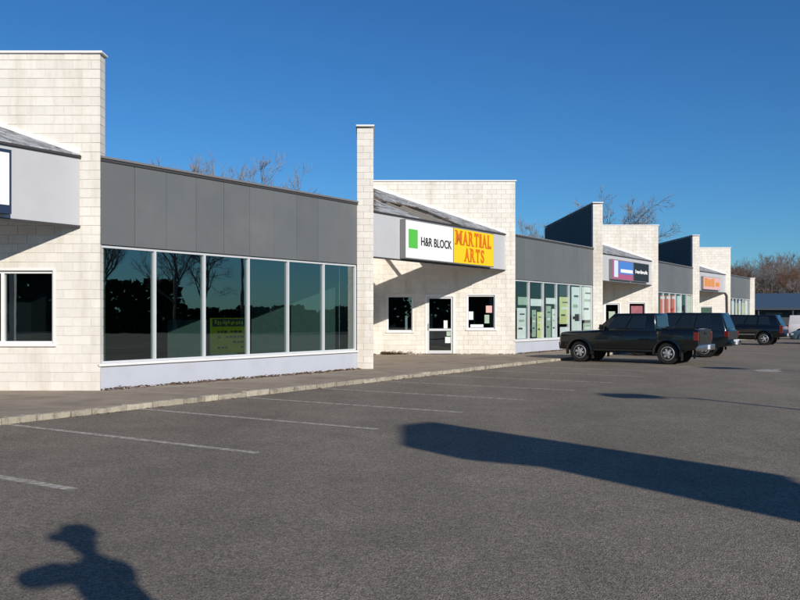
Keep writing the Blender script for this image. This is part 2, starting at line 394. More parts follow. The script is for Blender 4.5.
# flat roof and floor
front = []
for k in range(4):
    front += [(W[k][0] - .2, W[k][1] + .2)]
    fr = Frame(W[k], Q[k+1]); front[-1] = fr.pt(.0, .16)
    front.append(fr.pt(fr.L, .16))
    if k < 3: front.append((Q[k+1][0] + .3, W[k+1][1] + .2))
back = [(front[-1][0] + NDIR.x * 16, front[-1][1] + NDIR.y * 16), (-6.52 + NDIR.x * 22, 18.67 + NDIR.y * 22)]
poly = front + back
MB().prism(poly, TOP - .25, TOP - .05).build('roof', M_ROOF, mall)
MB().prism(poly, SW - .03, SW + .012).build('shop_floor', M_CARPET, mall)
for k in range(4):
    fr = Frame(W[k], Q[k+1])
    MB().fbox(fr, -4, fr.L + 6, 7.0, 7.15, SW, TOP - .26).build('back_partition', M_ROOM if k else M_ROOMSHADE, mall)  # first shop's back wall gets its interior shade as dark colour
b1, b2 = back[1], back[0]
MB().fbox(Frame(b1, b2), 0, (Vector(b2) - Vector(b1)).length, -.1, .2, 0, TOP - .3).build('rear_wall', M_ROOMSHADE, mall)
MB().fbox(Frame((W[0][0] - .1, W[0][1] + WT), b1), 0, 22, 0, .2, 0, TOP - .3).build('side_wall', M_ROOMSHADE, mall)
# pale partitions behind the first window front, parallel to the slanted walls
MB().box(Q[1][0] - 3.4, Q[1][0] - .05, Q[1][1] + 1.1, Q[1][1] + 1.2, SW, TOP - .26).build('partition', M_ROOM, mall)
MB().box(Q[1][0] - 5.6, Q[1][0] - 3.55, Q[1][1] - .6, Q[1][1] - .5, SW, SW + 1.5).build('partition', M_ROOM, mall)

# window fronts
def window_front(k, npanes, npanels):
    P, E = W[k], Q[k+1]; fr = Frame((P[0] - .02, P[1] + .03), E); L = fr.L
    back = MB().fbox(fr, 0, L, .012, .2, HEAD, TOP).build('fascia', M_FASCIA_BACK, mall)
    for i in range(npanels):
        a, b = L * i / npanels, L * (i + 1) / npanels - .012
        MB().fbox(fr, a, b, -.02 + rnd.uniform(-.003, .003), .0115, HEAD + .01, TOP - .012).build('fascia_panel', M_FASCIA, back, bevel=.004)
    MB().fbox(fr, 0, L, -.07, .3, TOP + .002, TOP + .05).build('roof_edge', M_STEEL, back)
    MB().fbox(fr, 0, L, -.045, -.0245, TOP - .06, TOP - .004).build('drip_edge', M_TRIM, back)
    knee = MB().fbox(fr, 0, L, .0, .2, SW - .05, SILL - .06).build('knee_wall', M_KNEE, mall)
    MB().fbox(fr, -.05, L + .02, -.06, .24, SILL - .057, SILL).build('window_ledge', M_WHITE, knee, bevel=.01)
    f = MB(); f.fbox(fr, 0, L, .03, .15, HEAD - .055, HEAD - .003); f.fbox(fr, 0, L, .03, .15, SILL + .003, SILL + .05)
    frame = f.build('window_front', M_ALU, mall)
    for i in range(npanes + 1):
        s = min(max(L * i / npanes, .03), L - .03)
        MB().fbox(fr, s - .03, s + .03, .024, .145, SILL + .051, HEAD - .056).build('mullion', M_ALU, frame)
    for i in range(npanes):
        a, b = L * i / npanes + .031, L * (i + 1) / npanes - .031
        MB().fbox(fr, a, b, .085 + rnd.uniform(-.002, .002), .091, SILL + .052, HEAD - .057).build('glass_pane', M_CLEAR if k else M_GLASS, frame)
    return fr
fronts = [window_front(0, 6, 10), window_front(1, 6, 9), window_front(2, 6, 9), window_front(3, 6, 9)]

# canopies over the entrances
ZE, ZC = TOP + .03, SW + 7.02
canopy_frames = []
for k in range(4):
    A = (Q[k][0] + FT + .004 - SHEAR * 2.25, Q[k][1] + 2.25); B = (W[k][0] - .43, W[k][1] - .004); C = (Q[k][0] + FT + .004 - SHEAR * (W[k][1] - Q[k][1]), B[1])
    fr = Frame(A, B); canopy_frames.append(fr); L = fr.L
    top = lambda s, n: ZE + n * (ZC - ZE) / nmax
    nmax = (Vector(C) - fr.P).dot(fr.n); sC = (Vector(C) - fr.P).dot(fr.u)
    can = MB().fbox(fr, .01, L - .02, .0, .07, FB, ZE - .04).build('canopy', M_CANOPY, mall)
    MB().fbox(fr, .01, L - .02, -.06, .09, ZE - .037, ZE + .01).build('gutter', M_TRIM, can)
    MB().fbox(fr, .01, L - .02, -.02, .08, FB - .05, FB - .003).build('bottom_trim', M_TRIM, can)
    # pieces of fascia board: seams
    if k in (0, 1):
        for s in (fr.L * .2, fr.L * .8):
            MB().fbox(fr, s, s + .02, -.006, .0, FB, ZE - .04).build('seam', M_STEEL, can)
    def lim(n):     # left and right limits of the triangular roof at depth n
        f_ = n / nmax; return sC * f_ + .02, L + (sC - L) * f_ - .02
    nc = 16; sh = MB(); 
    for c in range(nc):
        n0, n1 = nmax * c / nc, nmax * (c + 1) / nc - .005
        l0, r0 = lim(n0); l1, r1 = lim(n1)
        if r1 - l1 < .1: continue
        z0, z1 = top(0, n0), top(0, n1); th = .035
        s = l0; 
        while s < r0 - .02:
            w_ = rnd.uniform(.22, .42); a, b = s, min(s + w_, r0); s = b
            am, bm_ = max(a, l0), min(b, r0); a1, b1_ = max(am, l1), min(bm_, r1)
            if b1_ - a1 < .02: continue
            u0, u1 = am / L, bm_ / L
            if k == 1 and .30 < (am + bm_) / 2 / L < .66 and c < 8: continue          # boards missing behind the sign
            if k == 1 and rnd.random() < .06: continue
            dz = rnd.uniform(0, .022); g2 = .006
            p0 = fr.pt(am + g2, n0); p1 = fr.pt(bm_ - g2, n0); p2 = fr.pt(b1_ - g2, n1); p3 = fr.pt(a1 + g2, n1)
            sh.hexa([(*p0, z0), (*p1, z0), (*p2, z1 - .01), (*p3, z1 - .01), (*p0, z0 + th + dz), (*p1, z0 + th + dz), (*p2, z1 + th), (*p3, z1 + th)])
    sh.build('shingles', M_SHINGLE, can, kind='stuff')
    # plywood deck with the same gap
    def deck(sa, sb, na, nb):
        la, ra = lim(na); lb, rb = lim(nb); a0, b0 = max(sa, la), min(sb, ra); a1, b1_ = max(sa, lb), min(sb, rb)
        if b0 - a0 < .05: return
        if b1_ < a1: a1 = b1_ = (a1 + b1_) / 2
        p = [fr.pt(a0, na), fr.pt(b0, na), fr.pt(b1_, nb), fr.pt(a1, nb)]; za, zb = top(0, na) - .02, top(0, nb) - .02
        MB().hexa([(*p[0], za - .015), (*p[1], za - .015), (*p[2], zb - .015), (*p[3], zb - .015), (*p[0], za), (*p[1], za), (*p[2], zb), (*p[3], zb)]).build('deck_board', M_PLY, can)
    if k == 1:
        nh = nmax / 2
        deck(0, .30 * L, .08, nh); deck(.66 * L, L, .08, nh); deck(0, L, nh + .002, nmax - .05)
    else: deck(0, L, .08, nmax - .05)
    # rafters
    nr = 9
    for i in range(1, nr):
        s = L * i / nr; n1 = nmax * (s / sC if s < sC else (L - s) / (L - sC)) - .05
        if n1 < .3: continue
        p0 = Vector((*fr.pt(s, .08), top(0, .08) - .12)); p1 = Vector((*fr.pt(s, n1), top(0, n1) - .12)); w = Vector((fr.u.x, fr.u.y, 0)) * .03; hz = Vector((0, 0, .08))
        MB().hexa([p0 - w - hz, p0 + w - hz, p1 + w - hz, p1 - w - hz, p0 - w + hz, p0 + w + hz, p1 + w + hz, p1 - w + hz]).build('rafter', M_TIMBER, can)
    # white flashing where the roof meets the slanted wall and the fin
    y = W[k][1]
    MB().hexa([(C[0] + .02, y - .05, ZC + .02), (B[0], y - .05, ZE + .03), (B[0], y - .006, ZE + .03), (C[0] + .02, y - .006, ZC + .02), (C[0] + .02, y - .05, ZC + .15), (B[0], y - .05, ZE + .13), (B[0], y - .006, ZE + .13), (C[0] + .02, y - .006, ZC + .15)]).build('flashing', M_WHITE, can)

# small windows and doors in the slanted walls
def small_window(k, h, mull=None):
    x0, x1, z0, z1 = h; y = W[k][1]; f = MB(); w = .06
    f.box(x0, x1, y + .05, y + .17, z0, z0 + w); f.box(x0, x1, y + .05, y + .17, z1 - w, z1); f.box(x0, x0 + w, y + .05, y + .17, z0 + w, z1 - w); f.box(x1 - w, x1, y + .05, y + .17, z0 + w, z1 - w)
    fo = f.build('window', M_WHITE, mall)
    xs = [x0 + w] + ([mull] if mull else []) + [x1 - w]
    if mull: MB().box(mull - .035, mull + .035, y + .045, y + .16, z0 + w, z1 - w).build('mullion', M_WHITE, fo)
    for i, (a, b) in enumerate(zip(xs, xs[1:])):
        MB().box(a + (.036 if i else 0), b - (.036 if i < len(xs) - 2 else 0), y + .11 + i * .004, y + .116 + i * .004, z0 + w, z1 - w).build('pane', M_GLASS2, fo)
    MB().box(x0 - .06, x1 + .06, y - .05, y + .049, z0 - .055, z0 + .002).build('sill', M_WHITE, fo, bevel=.008)
    MB().box(x0 - .03, x0 + .02, y - .015, y + .049, z0 + .003, z1).build('casing', M_WHITE, fo)
    MB().box(x1 - .02, x1 + .03, y - .015, y + .049, z0 + .003, z1).build('casing', M_WHITE, fo)
    MB().box(x0 - .03, x1 + .03, y - .018, y + .049, z1 + .001, z1 + .05).build('casing', M_WHITE, fo)
    MB().box(x0 - .4, x1 + .4, y + 1.3, y + 1.34, SW, TOP - .3).build('shade_backdrop', M_ROOMSHADE, mall)  # added near-black sheet stands in for the shaded room behind the panes
    return fo
def small_door(k, h):
    x0, x1, z0, z1 = h; z0 = SW + .005; y = W[k][1]; w = .09
    f = MB(); f.box(x0, x0 + w, y - .02, y + .17, z0, z1); f.box(x1 - w, x1, y - .02, y + .17, z0, z1); f.box(x0 + w, x1 - w, y - .02, y + .17, z1 - w, z1)
    d = f.build('door', M_WHITE, mall); a, b = x0 + w + .005, x1 - w - .005; t_ = z1 - w - .005; mz = z0 + 1.02
    g = MB(); s = .075
    g.box(a, a + s, y + .03, y + .08, z0 + .01, t_); g.box(b - s, b, y + .03, y + .08, z0 + .01, t_)
    g.box(a + s, b - s, y + .03, y + .08, z0 + .01, z0 + .14); g.box(a + s, b - s, y + .03, y + .08, mz - .045, mz + .045); g.box(a + s, b - s, y + .03, y + .08, t_ - s, t_)
    g.build('door_leaf', M_ALU, d)
    MB().box(a + s, b - s, y + .052, y + .058, z0 + .14, mz - .045).build('pane', M_GLASS2, d)
    MB().box(a + s, b - s, y + .052, y + .058, mz + .045, t_ - s).build('pane', M_GLASS2, d)
    MB().tube([(a + .05, y + .03, mz - .02), (a + .05, y - .03, mz - .01), (a + .05, y - .03, mz + .25), (a + .05, y + .03, mz + .26)], .012).build('handle', M_STEEL, d)
    MB().box(x0 - .1, x1 + .1, y + 1.35, y + 1.38, SW, TOP - .3).build('shade_backdrop', M_ROOMSHADE, mall)  # added dark sheet paints the shade of the room behind the door
    return d
small_window(0, holes[0][0], -8.67)
small_window(1, holes[1][0]); small_door(1, holes[1][1]); small_window(1, holes[1][2])
small_door(2, holes[2][0]); small_window(2, holes[2][1])
small_door(3, holes[3][1]); small_window(3, holes[3][0])
# downpipe on the last slanted wall
g = MB(); g.tube([(27.25, 71.93, FB - .02), (27.4, 71.9, FB - .25), (27.45, 71.9, SW + .2), (27.45, 71.7, SW + .05)], .07, 8)
g.build('downpipe', M_TRIM, mall)

# ------------------------------------------------------------------ signs
def text_mesh(s, size, xs=1.0, bold=.0, extrude=.008):
    c = bpy.data.curves.new('t', 'FONT'); c.body = s; c.size = size; c.align_x = 'CENTER'; c.align_y = 'CENTER'; c.extrude = extrude; c.offset = bold; c.resolution_u = 3
    o = bpy.data.objects.new('t', c); col.objects.link(o); bpy.context.view_layer.update()
    me = bpy.data.meshes.new_from_object(o.evaluated_get(bpy.context.evaluated_depsgraph_get()))
    bpy.data.objects.remove(o); me.materials.clear()
    return me
def place_text(me, fr, s0, s1, z0, z1, n, mt, parent, name='lettering'):
    xs = [v.co.x for v in me.vertices]; ys = [v.co.y for v in me.vertices]
    ax, ay = (s1 - s0) / (max(xs) - min(xs)), (z1 - z0) / (max(ys) - min(ys)); mx, my = min(xs), min(ys)
    M = fr.mat(s0, n, z0)
    for v in me.vertices: v.co = M @ Vector(((v.co.x - mx) * ax, (v.co.y - my) * ay, v.co.z))
    return link_mesh(name, me, mt, parent)
def sign_face(fr, s0, s1, n0, n1, z0, z1, name, mt, parent): return MB().fbox(fr, s0, s1, n0, n1, z0, z1).build(name, mt, parent)

# bay 2: one long light box, two faces
fr = canopy_frames[1]; D = .24
sL, zt = fr.at(405.5, 217, -D); _, zb = fr.at(406, 254.5, -D); sM = fr.at(453.5, None, -D); sR = fr.at(494, None, -D)
zt = min(zt, ZE - .12); zb = FB + .02
p0 = fr.pt(sL, -D)
def light_box(fr, s0, s1, z0, z1, name, label, facemat, D, cat='sign', group=None):
    p = fr.pt((s0 + s1) / 2, -.002)
    e = empty(name, (p[0], p[1], z0), 0, label, cat, group)
    MB().fbox(fr, s0, s1, -D + .012, -.022, z0, z1).build('box_frame', M_TRIM2, e)
    MB().fbox(fr, s0 + .03, s1 - .03, -D, -D + .011, z0 + .03, z1 - .03).build('sign_face', facemat, e)
    return e
M_TRIM2 = mat('sign_box_grey', (.20, .20, .205), .5, .4, var=.05)
s1 = light_box(fr, sL, sM - .004, zb, zt, 'shop_sign', 'white H&R BLOCK sign with green square on the pale canopy fascia', M_SIGNWHITE, D)
zz = lambda px, py: fr.at(px, py, -D)[1]
a, b = fr.at(408.5, None, -D), fr.at(417.5, None, -D)
h_ = zt - zb
sign_face(fr, a, b, -D - .012, -D - .001, zb + h_ * .28, zb + h_ * .76, 'green_square', M_GREEN, s1)
place_text(text_mesh('H&R BLOCK', 1, bold=.012), fr, fr.at(421, None, -D), fr.at(451.5, None, -D), zb + h_ * .37, zb + h_ * .60, -D - .006, M_BLACK, s1)
s2 = light_box(fr, sM + .004, sR, zb, zt, 'shop_sign', 'yellow MARTIAL ARTS sign with orange letters on the pale canopy fascia', M_YELLOW, D)
def serif_text(word, fr, s0, s1, z0, z1, n, mt, parent):
    # slab serifs added to the built-in letters
    L_ = len(word); wts = {'I': .55, 'M': 1.35, 'A': 1.1, 'R': 1.08, 'T': 1.0, 'L': .92, 'S': .9}; tot = sum(wts[c] for c in word); s = s0; H = z1 - z0
    for c in word:
        w = (s1 - s0) * wts[c] / tot; a, b = s + w * .05, s + w * .95; s += w
        o = place_text(text_mesh(c, 1, bold=.03), fr, a + w * .06, b - w * .06, z0, z1, n, mt, parent, 'letter')
        g = MB(); t_ = H * .085; q = w * .17
        spots = {'M': [(0, 0), (1, 0), (0, 1), (1, 1)], 'A': [(0, 0), (1, 0)], 'R': [(0, 0), (1, 0), (.0, 1)], 'T': [(.5, 0)], 'I': [(.5, 0), (.5, 1)], 'L': [(.12, 1), (0, 0)], 'S': []}[c]
        for (u, v) in spots:
            cx = a + (b - a) * (.1 + .8 * u); zc = z0 if v == 0 else z1 - t_
            MB().fbox(fr, cx - q, cx + q, n - .009, n - .0005, zc, zc + t_).build('serif', mt, o)
        if c == 'T':
            for cx in (a + .02, b - .02 - t_): MB().fbox(fr, cx, cx + t_, n - .0095, n - .001, z1 - H * .28, z1).build('serif', mt, o)
serif_text('MARTIAL', fr, fr.at(455, None, -D), fr.at(491.5, None, -D), zb + h_ * .53, zb + h_ * .93, -D - .006, M_ORANGE, s2)
serif_text('ARTS', fr, fr.at(464, None, -D), fr.at(484.5, None, -D), zb + h_ * .08, zb + h_ * .47, -D - .006, M_ORANGE, s2)
# bay 1: white light box in a dark blue frame, cut by the picture edge
M_NAVY = mat('navy_frame', (.02, .035, .075), .45, .5)
fr = canopy_frames[0]; sR = fr.at(11.5, None, -.2)
e = empty('shop_sign', (*fr.pt(sR - 1.2, -.02), FB + .12), 0, 'white sign panel in dark blue frame on the canopy above the sliding window', 'sign')
_z1 = fr.at(11.5, 150, -.2)[1]; _z0 = fr.at(11.5, 214, -.2)[1]
MB().fbox(fr, sR - 2.6, sR, -.2, -.022, _z0, _z1).build('box_frame', M_NAVY, e)
MB().fbox(fr, sR - 2.55, sR - .055, -.212, -.201, _z0 + .17, _z1 - .07).build('sign_face', M_SIGNWHITE, e)
# bay 3
fr = canopy_frames[2]; D = .2
M_BLUE = mat('blue_sign_face', (.07, .22, .60), .4, .4); M_PURPLE = mat('magenta_edge', (.40, .10, .20), .5, .4); M_SBLACK = mat('black_sign_face', (.018, .02, .022), .4, .4)
M_LTBLUE = mat('pale_blue_print', (.62, .72, .86), .5, .4)
sa, sb, scx, sd = (fr.at(p, None, -D) for p in (612.3, 633.3, 633.8, 649.0)); zt, zb = fr.at(623, 260.5, -D)[1], FB + .1
e = light_box(fr, sa, sb - .01, zb, zt, 'shop_sign', 'square sign with blue panel and magenta border on the third canopy', M_PURPLE, D)
h_ = zt - zb; w_ = sb - sa
MB().fbox(fr, sa + w_ * .08, sa + w_ * .26, -D - .010, -D - .001, zb + h_ * .12, zb + h_ * .95).build('white_stripe', M_LTBLUE, e)
MB().fbox(fr, sa + w_ * .30, sb - .06, -D - .010, -D - .001, zb + h_ * .30, zb + h_ * .95).build('blue_panel', M_BLUE, e)
MB().fbox(fr, sa + w_ * .38, sb - .14, -D - .016, -D - .0105, zb + h_ * .38, zb + h_ * .55).build('white_band', M_SIGNWHITE, e)
e = light_box(fr, scx + .01, sd, zb, zt, 'shop_sign', 'black sign with one white band of lettering on the third canopy', M_SBLACK, D)
w_ = sd - scx
for i in range(12):
    a = scx + w_ * (.10 + .066 * i); MB().fbox(fr, a, a + w_ * (.05 if i % 4 else .035), -D - .010, -D - .001, zb + h_ * (.42 + .03 * (i % 3 == 1)), zb + h_ * (.56 + .06 * (i % 5 == 0))).build('white_mark', M_SIGNWHITE, e)
# bay 4
fr = canopy_frames[3]; M_OR2 = mat('orange_sign_face', (.70, .28, .05), .4, .4); M_PINK = mat('pink_print', (.70, .42, .40), .5, .4)
sa, sb = fr.at(703.5, None, -D), fr.at(720.5, None, -D); zt, zb = fr.at(711, 277, -D)[1], FB + .1
e = light_box(fr, sa, sb, zb, zt, 'shop_sign', 'orange and pink sign on the farthest canopy', M_PINK, D); h_ = zt - zb; w_ = sb - sa
for (u, v, p, q) in ((.06, .24, .25, .88), (.26, .44, .25, .80), (.46, .62, .25, .88), (.70, .92, .30, .62)):
    MB().fbox(fr, sa + w_ * u, sa + w_ * v, -D - .010, -D - .001, zb + h_ * p, zb + h_ * q).build('orange_mark', M_OR2, e)

# posters behind the glass
def poster(fr, px0, px1, py0, py1, mt, label, cat='poster', n=.13, group=None, marks=None, name='poster'):
    a, b = fr.at(px0, None, n), fr.at(px1, None, n); m = (px0 + px1) / 2; zt, zb = fr.at(m, py0, n)[1], fr.at(m, py1, n)[1]
    zb = max(zb, SILL + .06); zt = min(zt, HEAD - .06)
    o = MB().fbox(fr, a, b, n, n + .004, zb, zt).build(name, mt); tag(o, label, cat, group)
    for (u0, u1, v0, v1, mm) in (marks or []):
        MB().fbox(fr, a + (b - a) * u0, a + (b - a) * u1, n - .004, n - .0008, zb + (zt - zb) * v0, zb + (zt - zb) * v1).build('print', mm, o)
    return o
M_PYEL = mat('poster_yellow', (.36, .33, .025), .8, .2, var=.06, vscale=5); M_PWH = mat('poster_white', (.74, .78, .76), .7, .2, var=.1, vscale=4)
M_PGR = mat('poster_green', (.36, .46, .36), .7, .2, var=.25, vscale=5); M_PRED = mat('poster_red', (.75, .09, .04), .7, .2, var=.12, vscale=2); M_PLIME = mat('poster_lime', (.62, .64, .30), .7, .2, var=.2, vscale=3)
M_PDARK = mat('poster_dark', (.05, .055, .06), .7, .2)
f0 = fronts[0]
mk = [(.06, .98, .76, .98, M_PDARK)]
r2 = random.Random(3)
for row in range(4):
    x = .2
    while x < .85:
        w = r2.uniform(.04, .10); z = .58 - row * .15
        if r2.random() < .8: mk.append((x, x + w, z, z + .06, M_PDARK))
        x += w + .03
x = .12
mk2 = []
while x < .85:
    w = r2.uniform(.02, .05); h0 = r2.uniform(.79, .84); mk2.append((x, x + w, h0, h0 + r2.uniform(.05, .12), M_PYEL)); x += w + r2.uniform(.012, .04)
o = poster(f0, 210, 246.5, 318, 353, M_PYEL, 'yellow poster with black header band standing in the long window', 'poster', .17, None, mk)
fr = f0; a, b = fr.at(210, None, .17), fr.at(246.5, None, .17); zt_, zb_ = fr.at(228, 318, .17)[1], max(fr.at(228, 353, .17)[1], SILL + .06)
for (u0, u1, v0, v1, mm) in mk2:
    MB().fbox(fr, a + (b-a)*u0, a + (b-a)*u1, .1625, .1655, zb_ + (zt_-zb_)*v0, zb_ + (zt_-zb_)*v1).build('print', mm, o)
f1 = fronts[1]
P1 = [(517, 526, 308, 339, M_PWH, 'tall white poster low in the corner beside the martial arts wall'), (518, 527, 297, 305, M_PGR, 'small pale notice above the tall white poster'),
      (530.5, 542, 299, 306, M_PWH, 'white strip notice across the second pane'), (532, 536, 310, 337, M_PGR, 'narrow grey green poster in the second pane'), (537, 542, 312, 338, M_PLIME, 'narrow lime poster in the second pane'),
      (546, 556.5, 298, 304, M_PWH, 'white strip notice across the third pane'), (546, 551, 306, 338, M_PGR, 'slim green poster in the third pane'), (552, 557, 309, 338, M_PWH, 'slim white poster in the third pane'),
      (559.5, 569, 297, 324, M_PLIME, 'lime green poster in the fourth pane'), (560, 568, 327, 338, M_PWH, 'white flyer below the lime poster'), (559.5, 569, 285, 296, M_PDARK, 'dark square poster high in the fourth pane'),
      (571.5, 579.5, 287, 333, M_PWH, 'full height white banner in the fifth pane'), (582, 593, 286, 320, M_PWH, 'wide white banner in the last pane before the fin'), (575, 583, 314, 321, M_PDARK, 'small dark notice taped by the white banners'), (583, 592, 323, 337, M_PGR, 'green flyer under the wide white banner')]
for i, (a, b, c, d, m_, lab) in enumerate(P1):
    poster(f1, a, b, c, d, m_, lab, n=.12 + .008 * (i % 4), marks=[(.2, .8, .55, .62, M_PGR if m_ is M_PWH else M_PWH), (.15, .6, .3, .36, M_PDARK), (.3, .85, .78, .82, M_PDARK)] if d - c > 12 else None)
f2 = fronts[2]
for i, (a, b) in enumerate(((660, 665.3), (666, 671), (671.6, 676.2))):
    poster(f2, a, b, 295.5, 330, M_PRED, 'red orange banner filling a pane behind the parked SUV', n=.12, group='red banners in the shop window', marks=[(.1, .9, .90, .97, M_PWH)])
poster(f2, 677, 681, 296, 318, M_PWH, 'white banner next to the red banners', n=.12); poster(f2, 686, 691, 296, 322, M_PGR, 'grey green banner at the fin end of the red bannered window', n=.12)
f3 = fronts[3]
for i, (a, b) in enumerate(((731.5, 734.5), (735.2, 738), (738.6, 741.2), (741.8, 744.4), (745, 747.4))):
    poster(f3, a, b, 301 + (i % 2) * 2, 326, M_PLIME if i % 2 else M_PWH, 'lime yellow banner in the last shop window' if i % 2 else 'white banner in the last shop window', n=.12, group='banners in the last shop window')
# notices on the entrance glass of the martial arts bay
M_PINK2 = mat('dark_pink_print', (.30, .10, .12), .6, .3, var=.5, vscale=5)
def notice(x0, x1, z0, z1, mt, label, y): tag(MB().box(x0, x1, y, y + .003, SW + z0, SW + z1).build('notice', mt), label, 'notice')
y = W[1][1]
notice(1.86, 2.02, .98 + .1, 1.42, M_PWH, 'tall white notice on the upper glass of the entrance door', y + .045)
notice(1.92, 2.15, .46, .72, M_PWH, 'white notice low on the entrance door glass', y + .046)
notice(1.98, 2.16, .76, .95, M_PGR, 'grey notice under the middle rail of the entrance door', y + .047)
notice(2.93, 3.12, 1.45, 1.80, M_PWH, 'pale blue sheet in the left of the window beside the door', y + .10)
notice(3.0, 3.55, 1.13, 1.25, M_PWH, 'white strip along the bottom of the window beside the door', y + .1015)
notice(3.66, 3.92, 1.75, 2.05, M_PINK, 'pink and white sheet in the right of the window beside the door', y + .10)
notice(3.60, 3.80, 1.30, 1.66, M_PGR, 'grey sheet below the pink sheet', y + .103)
notice(.22, .32, 1.03, 1.62, M_PWH, 'narrow white card standing in the small dark window', y + .122)

y = W[2][1]
notice(14.62, 15.35, 1.25, 2.25, M_PINK2, 'dark pink poster in the entrance window under the blue and black signs', y + .09)
notice(13.2, 13.6, 1.2, 1.9, M_PGR, 'grey poster on the door glass under the blue sign', y + .046)

# dead leaves swept against the walls
lm = MB()
def leaf(x, y, z):
    a = rnd.uniform(0, 6.3); s = rnd.uniform(.025, .06); b = len(lm.v); c, d = math.cos(a) * s, math.sin(a) * s; t_ = rnd.uniform(-.02, .02)
    lm.v += [(x - c, y - d, z + .004), (x + d * .6, y - c * .6, z + .012 + t_ * .3), (x + c, y + d, z + .006 + abs(t_)), (x - d * .6, y + c * .6, z + .02)]; lm.f.append((b, b+1, b+2, b+3))
for k in range(4):
    fr = fronts[k]
    for _ in range(700 if k < 2 else 150):
        s = rnd.uniform(0, fr.L); n = -abs(rnd.gauss(0, .14)) - .02; p = fr.pt(s, n); leaf(p[0], p[1], SW + abs(rnd.gauss(0, .015)) * (n > -.2))
for _ in range(500): leaf(Q[1][0] + FT + abs(rnd.gauss(0, .55)) + .03, W[1][1] - abs(rnd.gauss(0, .25)) - .03, SW + abs(rnd.gauss(0, .05)))
for _ in range(250): leaf(rnd.uniform(Q[1][0] + FT, W[1][0]), W[1][1] - abs(rnd.gauss(0, .12)) - .02, SW)
for _ in range(200):
    p = kp(rnd.uniform(-8, 40), -abs(rnd.gauss(0, .08)) - .02); leaf(p[0], p[1], 0)
tag(lm.build('leaf_litter', M_LEAF, flip=False), 'scattered brown dead leaves along the foot of the shop walls', 'leaves', kind='stuff')

# ------------------------------------------------------------------ vehicles
M_TYRE = mat('tyre_rubber', (.018, .018, .018), .85, .2, var=.2, vscale=20)
M_RIM = mat('alloy_rim', (.50, .51, .52), .35, .5, metal=.6)
M_TRIMBLACK = mat('black_plastic', (.014, .014, .015), .6, .3)
M_CHROME = mat('chrome', (.42, .43, .44), .3, .5, metal=.9)
M_TAIL = mat('red_tail_light', (.16, .012, .012), .2, .5, coat=.6)
M_LAMP = mat('clear_lamp', (.62, .64, .66), .15, .6, coat=.5)
M_PLATE = mat('number_plate', (.60, .62, .66), .5, .4)
M_CARGLASS = mat('car_glass', (.012, .016, .018), .04, .6, coat=.4)
def bool_cut(me, cutters):
    o = bpy.data.objects.new('cut', me); col.objects.link(o); cs = []
    for c in cutters:
        co = bpy.data.objects.new('cutter', c); col.objects.link(co); cs.append(co)
        md = o.modifiers.new('b', 'BOOLEAN'); md.object = co; md.operation = 'DIFFERENCE'; md.solver = 'EXACT'
    bpy.context.view_layer.update()
    out = bpy.data.meshes.new_from_object(o.evaluated_get(bpy.context.evaluated_depsgraph_get()))
    bpy.data.objects.remove(o)
    for c in cs: bpy.data.objects.remove(c)
    return out
def loft(st):
    g = MB(); rings = []
    for (x, zb, zt, w) in st:
        h = zt - zb; r = []
        half = [(0, zt + .012), (w * .55, zt + .006), (w - .14, zt - .008), (w - .045, zt - .035), (w - .008, zt - .10), (w + .004, zt - h * .34), (w + .012, zt - h * .5), (w, zb + h * .22), (w - .03, zb + .05), (w - .10, zb), (0, zb)]
        for (y, z) in half: r.append((x, y, z))
        for (y, z) in reversed(half[1:-1]): r.append((x, -y, z))
        rings.append((len(g.v), len(r))); g.v += r
    n = rings[0][1]
    for (a, _), (b, _) in zip(rings, rings[1:]):
        for k in range(n): g.f.append((a+k, a+(k+1) % n, b+(k+1) % n, b+k))
    g.f.append(tuple(rings[0][0]+k for k in range(n))); g.f.append(tuple(rings[-1][0]+k for k in reversed(range(n))))
    return g
